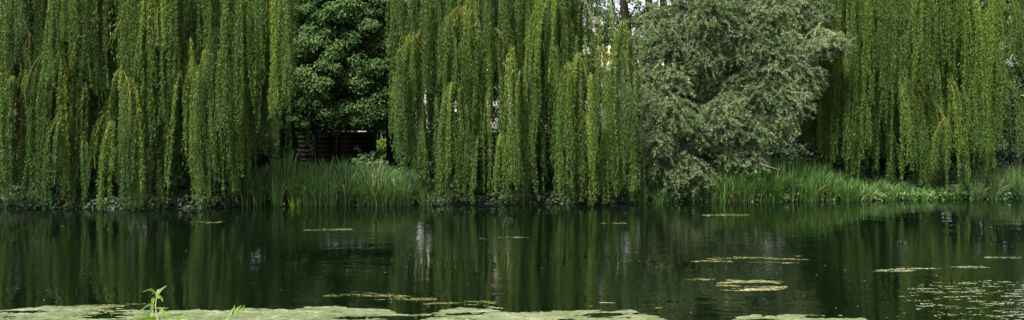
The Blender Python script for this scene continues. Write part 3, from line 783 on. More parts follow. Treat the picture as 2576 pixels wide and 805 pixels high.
# clipped hedge at the right
hY = 37.6
hx0, hx1 = X(2455, hY), X(2760, hY)
hroot = empty('hedge', ((hx0 + hx1) / 2, hY, .5), 'tall dark green clipped hedge behind the right hand reeds', 'hedge')
n = 330
hc = np.stack([rng.uniform(hx0, hx1, n), hY + rng.uniform(-.6, .9, n), rng.uniform(.6, 4.75, n)], -1)
face = rng.random(n) < .7
hc[face, 1] = hY - .65 + (noise(hc[face, 0] * 1.5, hc[face, 2] * 1.5, 2) - .5) * .5
V, Fq, T, _ = clump_leaves(hc, rng.uniform(.22, .38, n), 110, .07, 'round', .8, .4, .4, fwd=.3)
link('foliage', np_mesh('hedge', V, Fq, T), M['hedge'], hroot)
sg = Geo()
for x in np.linspace(hx0 + .3, hx1 - .3, 9):
    sg.tube(bez([(x, hY, .3), (x + .05, hY + .05, 2), (x, hY, 4.3)], 4), .05, 5)
sg.build('stems', M['bark_dark'], hroot, True)

# leafy shrub in front of the lattice
sY = 37.4
sroot = empty('leafy_shrub', (X(930, sY), sY, .45), 'bright green round leaved shrub growing in front of the lattice panel', 'shrub')
tips = [(895, 372), (905, 392), (915, 385), (925, 400), (940, 382), (955, 396), (965, 405), (935, 412), (948, 420), (970, 418), (902, 410), (888, 400), (958, 378), (930, 425), (962, 430)]
sg = Geo(); SP = []
for px, py in tips:
    e = at(px, py, sY - .2 + rng.normal(0, .25)); b = np.array([X(935, sY) + rng.normal(0, .15), sY, .4])
    c = bez([b, (b + e) / 2 + np.array([0, 0, .25]), e], 8)
    sg.tube(c, np.linspace(.018, .006, len(c)), 5)
    SP.append(c[6:])
sg.build('stems', M['bark'], sroot, True)
SP = np.concatenate(SP)
V, Fq, T, _ = clump_leaves(SP, np.full(len(SP), .14), 4, .135, 'round', .8, .55, .5, fwd=.5)
link('foliage', np_mesh('shrub', V, Fq, T), M['shrub'], sroot)

# ------------------------------------------------------------------ reeds and grasses
def blades(base, h, lean, az, width, seg=5, curl=1.0):
    """base (n,3), height (n), lean (n) sideways reach, az azimuth"""
    n = len(base)
    t = np.linspace(0, 1, seg + 1)
    dirx = np.stack([np.cos(az), np.sin(az), np.zeros(n)], -1)
    out = lean[:, None] * t[None] ** 1.9
    zz = h[:, None] * (t[None] - curl * .38 * (lean / np.maximum(h, .01))[:, None] * t[None] ** 3)
    C = base[:, None] + dirx[:, None] * out[..., None]
    C[..., 2] += zz
    fa = az + np.pi / 2 + rng.normal(0, .6, n)
    wd = np.stack([np.cos(fa), np.sin(fa), np.zeros(n)], -1)
    prof = np.interp(t, [0, .35, .8, 1], [.75, 1, .6, .04])
    off = wd[:, None] * (width[:, None] * prof[None] / 2)[..., None]
    V = np.stack([C - off, C + off], 2).reshape(-1, 3)
    b = (np.arange(n)[:, None] * (seg + 1) + np.arange(seg)[None]) * 2
    Fq = np.stack([b, b + 1, b + 3, b + 2], -1).reshape(-1, 4)
    return V, Fq, seg

def reed_belt(name, label, px0, px1, depth, top, mat, nclump, per, width=.024):
    """top(px) -> row of the reed tops in the photograph"""
    B = []; Hh = []; Ln = []; Az = []; Ti = []
    for k in range(nclump):
        u = rng.random(); px = px0 + (px1 - px0) * u
        d = rng.random() ** 1.1 * depth
        x0 = X(px, float(bank_y(X(px, 31))) + d); y0 = float(bank_y(x0)) - .12 + d
        zt = Z(top(px), y0)
        fall = 1 - .12 * (1 - d / depth)
        hh = max(.35, zt * fall) * rng.uniform(.85, 1.3)
        a0 = rng.random() * 6.28
        tc = rng.normal(0, .1)
        n = per
        r = rng.random(n) ** .6 * .20; a = rng.random(n) * 6.28
        bx = x0 + np.cos(a) * r; by = y0 + np.sin(a) * r * .8
        B.append(np.stack([bx, by, ground_z(bx, by) - .03], -1))
        h = hh * rng.uniform(.6, 1.08, n)
        h = np.maximum(h - np.maximum(ground_z(bx, by), 0) * .5, .25)
        Hh.append(h); Ln.append(h * np.abs(rng.normal(.30, .42, n)) + .02)
        Az.append(a + rng.normal(0, .7, n)); Ti.append(np.where(rng.random(n) < .05, 1.0, np.clip(.40 + tc + rng.normal(0, .26, n), 0, 1)))
    B = np.concatenate(B); Hh = np.concatenate(Hh); Ln = np.concatenate(Ln); Az = np.concatenate(Az); Ti = np.concatenate(Ti)
    V, Fq, seg = blades(B, Hh, Ln, Az, rng.uniform(.6, 1.25, len(B)) * width)
    return tag(link(name, np_mesh(name, V, Fq, np.repeat(Ti, seg)), mat), label, 'reeds', None, 'stuff')

ltop = lambda p: np.interp(p, [590, 640, 690, 730, 790, 850, 920, 980, 1040, 1090, 1110], [440, 425, 425, 420, 412, 412, 415, 425, 440, 470, 485])
reed_belt('reed_bed', 'dense blue green sedge bank in front of the wooden fence', 596, 1080, 2.6, ltop, M['sedge'], 230, 46)
rtop = lambda p: np.interp(p, [1600, 1660, 1760, 1800, 1850, 1950, 2050, 2090, 2150, 2230, 2330, 2430, 2470, 2600], [470, 462, 440, 420, 408, 402, 408, 432, 448, 455, 475, 465, 430, 425])
reed_belt('reed_bed', 'long bright green sedge bank below the silvery willow', 1612, 2140, 2.6, rtop, M['sedge_right'], 270, 44)
reed_belt('reed_bed', 'short reeds at the water under the right willow', 2125, 2440, 2.0, rtop, M['sedge_right'], 130, 40)
reed_belt('reed_bed', 'grassy dull green reeds in front of the clipped hedge', 2425, 2700, 2.8, rtop, M['sedge'], 170, 48, .02)

def tuft(name, label, cat, px, Y, n, hr, leanr, rad, width, mat, azb=None):
    x = X(px, Y)
    r = rng.random(n) ** .6 * rad; a = rng.random(n) * 6.28
    bx = x + np.cos(a) * r; by = Y + np.sin(a) * r
    B = np.stack([bx, by, ground_z(bx, by) - .03], -1)
    h = rng.uniform(*hr, n)
    az = a if azb is None else rng.normal(azb, .5, n)
    V, Fq, seg = blades(B, h, h * rng.uniform(*leanr, n), az, rng.uniform(.8, 1.2, n) * width)
    o = link(name, np_mesh(name, V, Fq, np.repeat(rng.random(n), seg)), mat)
    return tag(o, label, cat)
tuft('iris_clump', 'tall sword leaved iris clump rising above the reeds at the dark linden trunk', 'water plant', 722, 30.9, 80, (1.25, 2.0), (.02, .38), .45, .046, M['iris'])
tuft('grass_tuft', 'small yellow green grass tuft at the waterline beside the dead brown grass', 'grass', 742, 29.95, 55, (.28, .55), (.1, .5), .2, .026, M['lime_grass'])
# flattened dead grass
n = 260
bx = X(782, 30.3) + rng.normal(0, .28, n); by = 30.15 + rng.random(n) * .7
B = np.stack([bx, by, ground_z(bx, by) + .05 + rng.random(n) * .22], -1)
h = rng.uniform(.05, .2, n)
V, Fq, seg = blades(B, h, rng.uniform(.3, .6, n), rng.choice([0.1, 3.0], n) + rng.normal(0, .35, n), np.full(n, .018), curl=.2)
tag(link('dead_grass', np_mesh('dead_grass', V, Fq, np.repeat(rng.random(n), seg)), M['dead_grass']),
    'flattened patch of dead straw coloured grass among the sedge', 'dead grass', None, 'stuff')

# small leafy herbs along the waterline
n = 2600
px = np.concatenate([rng.uniform(1960, 1985, 260), rng.uniform(2190, 2240, 300), rng.normal(2370, 70, 600), rng.uniform(2440, 2576, 240), rng.uniform(1640, 2100, 300)])
n = len(px)
x = X(px, 31.5); y = bank_y(x) - .12 + rng.random(n) ** 1.4 * .8
P = np.stack([x, y, np.maximum(ground_z(x, y), 0) + rng.random(n) * .28], -1)
Nn = norm(rng.normal(0, .4, (n, 3)) + np.array([0, -.5, .9])); D = norm(np.cross(Nn, rand_dir(n)))
s = rng.uniform(.05, .11, n)[:, None]
V, Fq = round_leaves(P, D * s, norm(np.cross(Nn, D)) * s * .8)
T = np.clip(rng.normal(.5, .25, n), 0, 1)
tag(link('waterside_herbs', np_mesh('waterside_herbs', V, Fq, np.concatenate([T, T])), M['herb']),
    'low leafy green herbs creeping along the right waterline', 'herbs', None, 'stuff')

# dark ground cover on the shady bank
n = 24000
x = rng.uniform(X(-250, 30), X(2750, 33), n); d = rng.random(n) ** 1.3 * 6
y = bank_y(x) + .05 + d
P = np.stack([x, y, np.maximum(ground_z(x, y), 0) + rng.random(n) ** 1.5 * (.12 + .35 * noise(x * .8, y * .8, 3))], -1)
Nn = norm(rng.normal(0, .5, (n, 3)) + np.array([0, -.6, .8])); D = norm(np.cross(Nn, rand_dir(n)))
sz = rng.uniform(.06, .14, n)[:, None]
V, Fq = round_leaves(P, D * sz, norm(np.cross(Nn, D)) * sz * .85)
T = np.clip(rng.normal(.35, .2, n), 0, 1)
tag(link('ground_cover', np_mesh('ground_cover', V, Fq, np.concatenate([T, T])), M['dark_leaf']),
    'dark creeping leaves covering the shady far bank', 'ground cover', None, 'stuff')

# orange flowers glimpsed under the right willow
fY = 36.0
fr_ = empty('flowering_plant', (X(2128, fY), fY, .5), 'plant with small orange red flowers glimpsed under the right willow', 'plant')
sg = Geo(); fp = []
for k in range(5):
    e = at(2126 + rng.normal(0, 5), 384 + rng.normal(0, 8), fY - .3); b = np.array([X(2128, fY), fY, .42])
    c = bez([b, (b + e) / 2, e], 5); sg.tube(c, .008, 5); fp.append(e)
sg.build('stems', M['bark'], fr_, True)
for e in fp:
    V, Fq, T, _ = clump_leaves(np.array([e]), np.full(1, .05), 9, .06, 'round', .8, .4, .5, fwd=.5)
    link('flower', np_mesh('flower', V, Fq, T), M['flower'], fr_)

# ------------------------------------------------------------------ fences
FY = 42.0
fb, ft = .50, Z(324, FY)
fr0 = empty('wooden_fence', (X(850, FY), FY, fb), 'dark brown slatted garden fence with one lattice panel behind the reeds', 'fence')
def slat_panel(x0, x1):
    g = Geo()
    g.box((x0 + .003, FY - .025, ft - .09), (x1 - .003, FY + .025, ft)); g.box((x0 + .003, FY - .025, fb), (x1 - .003, FY + .025, fb + .08))
    g.box((x0 + .003, FY - .025, fb + .083), (x0 + .06, FY + .025, ft - .093)); g.box((x1 - .06, FY - .025, fb + .083), (x1 - .003, FY + .025, ft - .093))
    zz = np.arange(fb + .10, ft - .17, .105)
    for i, z in enumerate(zz):
        dy = -.012 if i % 2 else .012
        g.box((x0 + .063, FY + dy - .009, z), (x1 - .063, FY + dy + .009, z + .109 + rng.normal(0, .002)))
    g.build('slat_panel', M['fence_wood'], fr0)
def post(x, w=.055):
    g = Geo(); g.box((x - w, FY - .055, fb - .4), (x + w, FY + .055, ft + .06)); g.build('post', M['fence_wood'], fr0)
posts_px = [484, 578, 672, 736, 792, 849, 944]
for a, b in zip(posts_px[:-1], posts_px[1:]):
    slat_panel(X(a, FY) + .06, X(b, FY) - .06)
for p in posts_px: post(X(p, FY))
lx0, lx1 = X(944, FY) + .06, X(975, FY) - .06
g = Geo()
g.box((lx0, FY - .02, ft - .05), (lx1, FY + .02, ft)); g.box((lx0, FY - .02, fb), (lx1, FY + .02, fb + .05))
st = .105
zz0, zz1 = fb + .05, ft - .05
for s in (1, -1):
    for c in np.arange(-3, 4, st):
        pts = []
        for zc in (zz0, zz1):
            pts.append(((lx0 + lx1) / 2 + c + s * (zc - (zz0 + zz1) / 2), zc))
        (xa, za), (xb, zb) = pts
        # clip to panel
        def clipx(xa, za, xb, zb):
            t0, t1 = 0.0, 1.0
            dx = xb - xa
            for lim, sg_ in ((lx0, 1), (lx1, -1)):
                fa_ = sg_ * (xa - lim); fb_ = sg_ * (xb - lim)
                if fa_ < 0 and fb_ < 0: return None
                if fa_ < 0: t0 = max(t0, fa_ / (fa_ - fb_))
                elif fb_ < 0: t1 = min(t1, fa_ / (fa_ - fb_))
            if t1 - t0 < .03: return None
            return (xa + dx * t0, za + (zb - za) * t0, xa + dx * t1, za + (zb - za) * t1)
        q = clipx(xa, za, xb, zb)
        if q: g.bar((q[0], FY + s * .008, q[1]), (q[2], FY + s * .008, q[3]), .026, .012)
g.build('lattice_panel', M['lattice_wood'], fr0)
posts2 = [975, 1070, 1165, 1260, 1355, 1450, 1545, 1640]
for a, b in zip(posts2[:-1], posts2[1:]): slat_panel(X(a, FY) + .06, X(b, FY) - .06)
for p in posts2: post(X(p, FY))

shrub(958, 46.0, .9, 1.3, 'added shrub with sunlight put into its lime leaf colour, glimpsed through the lattice panel', 'lime_grass', 60, .12)  # lime leaves paint in sunlight and cover the bright wall behind
pY = 41.0
pr = empty('picket_fence', (X(1878, pY), pY, .5), 'small fence of thin dark pickets against a pale wall under the silvery willow', 'fence')
pz1 = Z(368, pY)
for px in np.arange(1836, 1922, 4.6):
    g = Geo(); x = X(px, pY); g.box((x - .016, pY - .012, .5), (x + .016, pY + .012, pz1 + rng.normal(0, .02))); g.build('picket', M['picket'], pr)
g = Geo()
for z in (.75, pz1 - .2): g.box((X(1834, pY), pY + .0125, z), (X(1922, pY), pY + .045, z + .07))
g.build('rail', M['picket'], pr)
g = Geo(); g.box((X(1838, 42.5), 42.5, .4), (X(1915, 42.5), 42.75, Z(375, 42.5)))
tag(g.build('garden_wall', M['pale_stone']), 'low pale stone wall seen through the dark pickets', 'wall')
g = Geo(); g.box((X(1775, 42.2), 42.2, .4), (X(1832, 42.2), 42.32, Z(372, 42.2)))
tag(g.build('board_wall', M['maroon']), 'short dark red board wall in the shade beside the pickets', 'wall')

g = Geo(); g.box((X(884, 39.6), 39.6, .72), (X(928, 39.6), 39.75, .84))
tag(g.build('plank', M['plank']), 'white plank lying on the bank at the foot of the lattice shrub', 'plank')

# ------------------------------------------------------------------ houses behind
def house(name, label, x0, x1, Y, depth, eave, ridge, wall, roof, windows, trim, siding=False, doors=()):
    root = empty(name, ((x0 + x1) / 2, Y, .5), label, 'house')
    g = Geo()
    if siding:
        g.box((x0, Y + .03, .4), (x1, Y + depth, eave))
        for z in np.arange(.45, eave - .12, .13):
            g.add(np.array([[x0, Y, z], [x1, Y, z], [x1, Y + .025, z + .125], [x0, Y + .025, z + .125], [x0, Y + .029, z], [x1, Y + .029, z]]), np.array([[0, 1, 2, 3], [0, 4, 5, 1]]))
    else:
        g.box((x0, Y, .4), (x1, Y + depth, eave))
    # gables
    ym = Y + depth / 2
    for x in (x0 + .03, x1 - .03):
        s = -.02 if x < (x0 + x1) / 2 else .02
        V = np.array([[x, Y + .04, eave + .002], [x, Y + depth - .04, eave + .002], [x, ym, ridge - .08], [x - s * 3, Y + .04, eave + .002], [x - s * 3, Y + depth - .04, eave + .002], [x - s * 3, ym, ridge - .08]])
        g.add(V, np.array([[0, 1, 2], [5, 4, 3]]))
    g.build('wall', wall, root)
    r = Geo(); o = .35
    sl = (ridge - eave) / (depth / 2)
    for sgn in (0, 1):
        ya = Y - o if sgn == 0 else Y + depth + o
        za = eave - o * sl + .03
        V = np.array([[x0 - o, ya, za], [x1 + o, ya, za], [x1 + o, ym, ridge + .03], [x0 - o, ym, ridge + .03],
                      [x0 - o, ya, za + .14], [x1 + o, ya, za + .14], [x1 + o, ym, ridge + .17], [x0 - o, ym, ridge + .17]])
        r.add(V, np.array([[0, 3, 2, 1], [4, 5, 6, 7], [0, 1, 5, 4], [1, 2, 6, 5], [3, 0, 4, 7]]))
    r.build('roof', roof, root)
    e = Geo(); e.box((x0 - o, Y - o - .06, eave - o * sl - .12), (x1 + o, Y - o - .003, eave - o * sl + .10)); e.build('eave_board', trim, root)
    for (xa, xb, za, zb) in windows:
        f = Geo(); t = .07; ya, yb = Y - .05, Y - .003
        f.box((xa - t, ya, za - t), (xb + t, yb, za)); f.box((xa - t, ya, zb), (xb + t, yb, zb + t))
        f.box((xa - t, ya, za + .002), (xa, yb, zb - .002)); f.box((xb, ya, za + .002), (xb + t, yb, zb - .002))
        f.box(((xa + xb) / 2 - .03, ya + .005, za + .002), ((xa + xb) / 2 + .03, yb, zb - .002))
        fo = f.build('window', trim, root)
        p = Geo(); p.box((xa + .002, Y - .03, za + .002), (xb - .002, Y - .022, zb - .002)); p.build('pane', M['glass'], fo)
    for (xa, xb, za, zb) in doors:
        f = Geo(); f.box((xa, Y - .06, za), (xb, Y - .003, zb)); f.build('door', M['blue_paint'], root)
    return root
hY2 = 58.0
house('white_house', 'white boarded house with pale roof behind the fence and middle willow', X(900, hY2), X(1560, hY2), hY2, 8, 6.2, 8.6, M['white_wall'], M['cream'],
      [(X(1010, hY2), X(1035, hY2), 4.9, 6.2), (X(1330, hY2), X(1365, hY2), 4.9, 6.2), (X(1450, hY2), X(1480, hY2), 4.9, 6.2), (X(1190, hY2), X(1220, hY2), 4.9, 6.2)], M['white_wall'], False,
      ())
house('pink_house', 'pink rendered house glimpsed through the gap in the left willow', X(-60, 62), X(190, 62), 62, 7, 5.4, 7.6, M['pink'], M['roof_dark'], [(X(60, 62), X(84, 62), 3.4, 4.6)], M['white_wall'])
shY = 41.0
house('garden_shed', 'low maroon garden shed with dark roof behind the left willow', X(40, shY), X(150, shY), shY, 2.4, 2.75, 3.1, M['maroon'], M['roof_dark'], [], M['roof_dark'])
house('tiled_house', 'house with orange tiled roof glimpsed through the silvery willow', X(1688, 66), X(1740, 66), 66, 7, 7.6, 8.5, M['white_wall'], M['roof_orange'], [(X(1705, 66), X(1722, 66), 4.2, 5.4)], M['white_wall'])

# ------------------------------------------------------------------ duckweed
def flakes(P, size, ratio=1.5):
    n = len(P); k = 6
    a = np.arange(k) / k * 2 * np.pi
    rr = size[:, None] * rng.uniform(.6, 1.15, (n, k))
    ca = a[None] + rng.random((n, 1)) * 6.28
    V = np.stack([P[:, 0:1] + np.cos(ca) * rr * ratio, P[:, 1:2] + np.sin(ca) * rr, P[:, 2:3] + rng.uniform(-.001, .001, (n, k))], -1)
    # keep a consistent upward facing order
    return V.reshape(-1, 3), np.arange(n * k).reshape(n, k)

def wY(py): return CAMZ * F / (py - HY)

def patch(label, poly, dens, size, thr, mat='duckweed', sx=.8, sy=3.2, kind=None, cat='duckweed', name='duckweed_patch', tint=.5, edge=0.0):
    """poly: outline in photo pixels on the water; flakes fill it where the noise allows"""
    if name == 'duckweed_patch': thr += .07; kind = 'stuff' if 'scatter' in label or 'streaks' in label or 'loose' in label else kind; sx *= 1.7; sy *= 1.9; edge += .25
    if name == 'duckweed_patch': size *= .52; dens *= 3.0; thr += .015
    Q = np.array([[X(p[0], wY(p[1])), wY(p[1])] for p in poly])
    lo, hi = Q.min(0), Q.max(0)
    n = int(dens * (hi[0] - lo[0]) * (hi[1] - lo[1]))
    p = lo + rng.random((n, 2)) * (hi - lo)
    jx = p[:, 0] + (noise(p[:, 0] * 3, p[:, 1] * 6, 2) - .5) * .5
    jy = p[:, 1] + (noise(p[:, 0] * 2.5 + 40, p[:, 1] * 3 + 7, 3) - .5) * edge
    inside = np.zeros(n, bool)
    j = len(Q) - 1
    for i in range(len(Q)):
        c = ((Q[i, 1] > jy) != (Q[j, 1] > jy)) & (jx < (Q[j, 0] - Q[i, 0]) * (jy - Q[i, 1]) / (Q[j, 1] - Q[i, 1] + 1e-12) + Q[i, 0])
        inside ^= c; j = i
    nz = .5 + (noise(p[:, 0] * sx + 11, p[:, 1] * sy + 3, 5) - .5) * 1.3
    ok = inside & (nz + rng.normal(0, .03, n) > thr)
    p = p[ok]; nz = nz[ok]
    sz = size * np.exp(rng.normal(0, .35, len(p)))
    P = np.stack([p[:, 0], p[:, 1], rng.uniform(.004, .012, len(p))], -1)
    V, Fq = flakes(P, sz)
    tn = .6 * noise(p[:, 0] * 2.2 + 5, p[:, 1] * 5 + 9, 3) + .4 * noise(p[:, 0] * 9 + 5, p[:, 1] * 22 + 9, 3)
    T = np.clip(tint + (tn - .5) * 1.6 + rng.normal(0, .14, len(p)), 0, 1)
    return tag(link(name, np_mesh(name, V, Fq, T), M[mat]), label, cat, None, kind)

mat_left = [(-80, 790), (0, 786), (40, 779), (110, 774), (180, 771), (300, 770), (400, 775), (470, 779), (560, 781), (640, 776), (720, 779), (800, 776), (870, 775), (940, 782), (1010, 790), (1060, 797), (1100, 804), (1130, 850), (-80, 850)]
patch('broad pale green duckweed carpet along the lower left edge of the water', mat_left, 5600, .017, .38, kind='stuff', name='duckweed_mat', edge=.6, sx=1.3, sy=5)
patch('dark speckled fringe of loose weed along the left duckweed carpet', [(40, 778), (150, 770), (290, 765), (345, 764), (470, 776), (340, 776), (200, 776)], 900, .020, .47, 'duckweed_green', tint=.3)
mat_mid = [(1065, 802), (1105, 786), (1150, 775), (1225, 773), (1300, 779), (1370, 786), (1420, 784), (1530, 786), (1590, 782), (1640, 792), (1690, 806), (1720, 850), (1120, 850)]
patch('pale duckweed carpet with ragged yellow streaks at the lower middle edge', mat_mid, 5400, .017, .44, kind='stuff', name='duckweed_mat', edge=.7, sx=1.5, sy=6)
patch('narrow pale duckweed carpet at the lower edge right of the middle', [(1800, 806), (1860, 799), (1940, 797), (2010, 799), (2070, 793), (2120, 796), (2180, 806), (2240, 850), (1760, 850)], 5400, .017, .40, kind='stuff', name='duckweed_mat', edge=.6, sx=1.4, sy=6)
patch('long thin streak of yellow weed in front of the sedge by the fence', [(735, 581), (800, 576), (890, 576), (900, 580), (800, 585)], 120, .035, .46, 'duckweed_green', .3, 1.6)
patch('hair thin weed line at the foot of the left willow', [(90, 567), (180, 565), (265, 566), (265, 569), (90, 570)], 110, .030, .50, 'duckweed_green', .5, 2)
patch('short thin weed line below the ivy shrub', [(425, 561), (500, 556), (570, 557), (560, 561), (480, 563)], 100, .030, .47, 'duckweed_green', .5, 2)
patch('thin straight weed line in front of the middle willow', [(1190, 600), (1260, 597), (1330, 597), (1330, 601), (1230, 603)], 150, .030, .47, 'duckweed_green', .5, 2)
patch('tiny weed line near the right foot of the middle willow', [(1500, 561), (1570, 559), (1580, 562), (1520, 564)], 150, .030, .45, 'duckweed_green', .5, 2)
patch('thin weed streak close to the bank under the silvery willow', [(1765, 541), (1820, 538), (1890, 541), (1880, 544), (1790, 545)], 130, .035, .42, 'duckweed_green', .4, 1.6)
patch('long loose band of yellow weed in the reflection of the silvery willow', [(1735, 657), (1800, 648), (1920, 645), (2010, 643), (2090, 660), (2000, 663), (1850, 664), (1780, 664)], 420, .026, .50, 'duckweed_green', .7, 3)
patch('dense oval island of pale weed below the loose yellow band', [(1740, 728), (1800, 714), (1850, 705), (1950, 707), (1990, 722), (1960, 731), (1850, 733)], 1100, .024, .45, 'duckweed_green', .8, 3.5, tint=.62)
patch('thin yellow tail of weed left of the dense oval island', [(1665, 702), (1740, 700), (1800, 704), (1780, 708), (1690, 705)], 500, .022, .46, 'duckweed_green', .8, 4)
patch('small bright weed islet just above the middle duckweed carpet', [(1462, 770), (1500, 762), (1540, 764), (1556, 769), (1510, 772)], 1700, .022, .36, 'duckweed_green', .8, 3, tint=.65)
patch('tiny pale weed fleck between the middle carpet and open water', [(1652, 778), (1680, 775), (1692, 777), (1670, 780)], 1500, .02, .2, 'duckweed_green', tint=.7)
patch('pale weed line with glints put into its colour across the right willow reflection', [(2195, 684), (2240, 676), (2350, 672), (2480, 670), (2485, 676), (2350, 680), (2260, 685)], 420, .024, .49, 'duckweed', .7, 3, tint=.7)  # pale tint puts white glints into the flake colour
patch('short weed line near the right edge below the hedge reflection', [(2470, 648), (2530, 644), (2576, 648), (2560, 652), (2500, 651)], 300, .024, .46, 'duckweed', .7, 3, tint=.7)
patch('wide scatter of pale weed flecks in the lower right corner', [(2290, 730), (2330, 712), (2440, 706), (2600, 708), (2640, 850), (2420, 830), (2330, 790), (2290, 760)], 560, .022, .585, 'duckweed', 2.4, 8.0, tint=.7)
patch('dark ragged streaks of weed in front of the left duckweed carpet', [(740, 752), (830, 742), (920, 735), (1010, 742), (1100, 752), (1050, 758), (900, 762), (800, 758)], 620, .020, .50, 'duckweed_green', .8, 5, tint=.3)
patch('yellow weed raft between the left and middle duckweed carpets', [(1060, 770), (1110, 757), (1200, 752), (1260, 762), (1230, 770), (1120, 768)], 800, .022, .47, 'duckweed_green', .9, 4, tint=.45)

# stray flecks
nf = 70
px = np.concatenate([rng.uniform(0, 1300, 25), rng.uniform(1600, 2576, 45)]); py = rng.uniform(560, 800, nf) 
P = np.stack([X(px, wY(py)), wY(py), np.full(nf, .005)], -1)
V, Fq = flakes(P, rng.uniform(.006, .018, nf))
tag(link('floating_flecks', np_mesh('floating_flecks', V, Fq, rng.uniform(.5, 1, nf)), M['duckweed']), 'tiny pale flecks scattered over the open water', 'floating weed', None, 'stuff')

# ------------------------------------------------------------------ foreground willow shoots
SY = 5.0
def zp(zx, zy, dY=0.0):
    return at((500 + zx / 4.473) * .62891, (1100 + zy / 4.473) * .62891, SY + dY)

def lance(pts, w, parent, mat, dz=0.0, tw=0.0):
    """a single bent leaf blade through zoom points, with a fold along its midrib"""
    C = bez([zp(p[0], p[1], dz + (p[2] if len(p) > 2 else 0)) for p in pts], 7)
    n = len(C); t = np.linspace(0, 1, n)
    T = norm(np.gradient(C, axis=0))
    view = np.array([0, 1.0, 0.08])
    side = norm(np.cross(T, view[None]))
    nrm = norm(np.cross(side, T))
    side = norm(side * math.cos(tw) + nrm * math.sin(tw)); nrm = norm(np.cross(side, T))
    wm = w * .85 / 4.473 * .62891 / F * SY
    prof = np.sin(np.pi * np.clip(t, .0, 1) ** .75) ** .8 * wm / 2 + .0008
    l = C + side * prof[:, None] - nrm * (prof * .35)[:, None]
    r = C - side * prof[:, None] - nrm * (prof * .35)[:, None]
    V = np.stack([l, C, r], 1).reshape(-1, 3)
    b = np.arange(n - 1)[:, None] * 3
    Fq = np.concatenate([b + np.array([[0, 1, 4, 3]]), b + np.array([[1, 2, 5, 4]])])
    link('leaf', np_mesh('leaf', V, Fq, np.full(len(Fq), rng.random()), smooth=True), mat, parent)

s0 = np.array([zp(585, 900)[0], SY, float(ground_z(zp(585, 900)[0], SY))])
sp = empty('willow_shoot', s0, 'young willow shoot with pale stem rising in front of the duckweed', 'sapling')
stem = bez([s0 - [0, 0, .05], s0 + [.01, 0, .25], zp(590, 900), zp(572, 740), zp(548, 560), zp(562, 420), zp(556, 310)], 8)
g = Geo(); g.tube(stem, np.linspace(.0055, .0022, len(stem)), 8); g.build('stem', M['sapling_stem'], sp, True)
A, B_ = M['sapling'], M['sapling_grey']
for pts, w, m, tw in [
    ([(550, 322), (490, 275), (430, 262), (305, 303)], 42, A, .3), ([(552, 306), (505, 255), (465, 236), (432, 258)], 22, A, .9),
    ([(568, 405), (590, 330), (640, 265), (745, 188)], 56, B_, .1), ([(560, 330), (590, 275), (618, 255)], 26, B_, .5), ([(545, 350), (510, 325), (482, 345)], 20, B_, .6),
    ([(572, 412), (612, 388), (655, 418), (674, 482)], 58, A, .2), ([(545, 440), (505, 425), (492, 520), (440, 665)], 62, A, .1),
    ([(545, 545), (470, 520), (390, 550), (235, 662)], 44, B_, .2), ([(470, 800), (482, 700), (492, 640), (500, 560)], 50, B_, .2),
    ([(575, 830), (470, 770), (330, 720), (150, 630)], 52, A, .2), ([(560, 800), (470, 740), (400, 700), (300, 690)], 60, B_, .2),
    ([(575, 740), (610, 680), (650, 640), (708, 575)], 34, B_, .2), ([(575, 610), (630, 590), (690, 670), (728, 752)], 46, A, .2),
    ([(580, 860), (620, 790), (650, 740), (700, 690)], 40, B_, .1), ([(560, 860), (470, 780), (380, 775), (280, 800)], 40, A, .4),
    ([(600, 900), (700, 840), (760, 790), (775, 740)], 34, A, .3), ([(590, 900), (480, 850), (330, 810), (200, 780)], 40, A, .3), ([(640, 890), (760, 800), (840, 770)], 30, A, .4)]:
    lance(pts, w, sp, m, rng.uniform(-.03, .03), tw)

s1 = np.array([zp(960, 1000)[0], SY + .1, float(ground_z(zp(960, 1000)[0], SY + .1))])
sq = empty('willow_shoot', s1, 'low willow shoot at the bottom edge with a single slanting leaf', 'sapling')
stem = bez([s1 - [0, 0, .05], s1 + [-.005, 0, .2], zp(900, 900, .1), zp(905, 820, .1)], 8)
g = Geo(); g.tube(stem, np.linspace(.0045, .002, len(stem)), 8); g.build('stem', M['sapling_stem'], sq, True)
lance([(905, 822), (960, 760), (1030, 720), (1125, 650)], 44, sq, A, .1, .2)
lance([(905, 840), (950, 800), (1040, 790), (1100, 800)], 34, sq, A, .1, .4)
lance([(900, 830), (860, 760), (800, 690), (740, 690)], 16, sq, A, .1, .5)

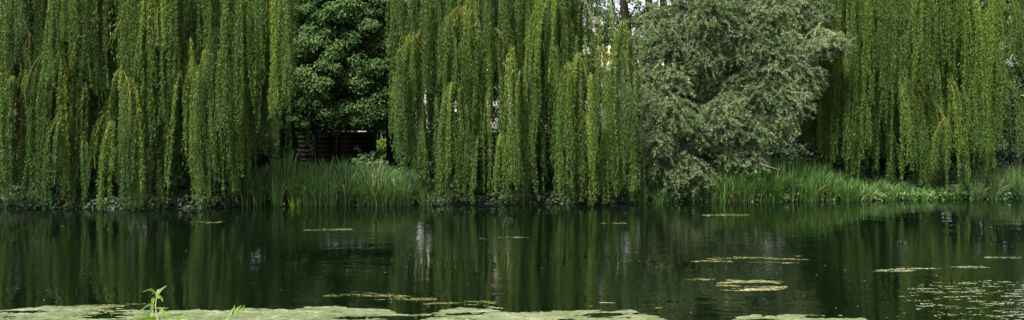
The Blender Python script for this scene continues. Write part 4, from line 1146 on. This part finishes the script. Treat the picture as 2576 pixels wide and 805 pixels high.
s2 = np.array([zp(1790, 1000)[0], SY + .2, float(ground_z(zp(1790, 1000)[0], SY + .2))])
sr = empty('willow_shoot', s2, 'leafy willow shoot tip right of the tall shoot, leaves curling right', 'sapling')
stem = bez([s2 - [0, 0, .05], s2 + [.005, 0, .2], zp(1810, 900, .2), zp(1850, 780, .2), zp(1900, 690, .2)], 8)
g = Geo(); g.tube(stem, np.linspace(.005, .002, len(stem)), 8); g.build('stem', M['sapling_stem'], sr, True)
for pts, w, m, tw in [([(1830, 830), (1860, 720), (1900, 650), (1950, 590)], 66, B_, .1), ([(1925, 730), (1945, 660), (1955, 600), (1958, 535)], 44, A, .1),
                      ([(1890, 760), (1960, 680), (2010, 600), (2085, 548)], 32, B_, .3), ([(1960, 690), (2040, 630), (2110, 590), (2140, 535)], 30, A, .3),
                      ([(2000, 640), (2080, 605), (2165, 615)], 24, A, .4), ([(1730, 860), (1750, 780), (1778, 708)], 32, A, .2), ([(1700, 860), (1690, 800), (1650, 770)], 26, B_, .3)]:
    lance(pts, w, sr, m, .2 + rng.uniform(-.02, .02), tw)

# ------------------------------------------------------------------ light, sky, camera
SUN_EL, SUN_AZ = R(60), R(212)           # azimuth clockwise from +Y: behind the camera, a little left
w = bpy.data.worlds.new('World'); scene.world = w; w.use_nodes = True
nt = w.node_tree; nt.nodes.clear()
sky = nt.nodes.new('ShaderNodeTexSky'); sky.sky_type = 'NISHITA'; sky.sun_disc = False
sky.sun_elevation = SUN_EL; sky.sun_rotation = SUN_AZ
sky.dust_density = 3.0; sky.air_density = 1.0
hs = nt.nodes.new('ShaderNodeHueSaturation'); hs.inputs['Saturation'].default_value = .22
bgn = nt.nodes.new('ShaderNodeBackground'); bgn.inputs['Strength'].default_value = .10
wo = nt.nodes.new('ShaderNodeOutputWorld')
nt.links.new(sky.outputs[0], hs.inputs['Color']); nt.links.new(hs.outputs[0], bgn.inputs['Color']); nt.links.new(bgn.outputs[0], wo.inputs[0])

sl = bpy.data.lights.new('sun', 'SUN'); sl.energy = 4.6; sl.angle = R(8); sl.color = (1, .95, .84)
so = bpy.data.objects.new('sun', sl); COL.objects.link(so)
to_sun = Vector((math.sin(SUN_AZ) * math.cos(SUN_EL), math.cos(SUN_AZ) * math.cos(SUN_EL), math.sin(SUN_EL)))
so.rotation_euler = to_sun.to_track_quat('Z', 'Y').to_euler()

cam = bpy.data.cameras.new('camera'); co = bpy.data.objects.new('camera', cam); COL.objects.link(co)
co.location = (0, 0, CAMZ); co.rotation_euler = (R(90), 0, 0)
cam.sensor_fit = 'HORIZONTAL'; cam.sensor_width = 36; cam.lens = 36 * F / W
cam.shift_y = -(H / 2 - HY) / W
cam.clip_end = 3000; cam.clip_start = .1
scene.camera = co
vs = scene.view_settings
vs.view_transform = 'Standard'; vs.look = 'None'; vs.gamma = 1; vs.use_curve_mapping = False
vs.exposure = 1.25
scene.cycles.max_bounces = 8
scene.cycles.diffuse_bounces = 3
scene.cycles.transmission_bounces = 4
scene.cycles.glossy_bounces = 3
scene.cycles.use_denoising = True
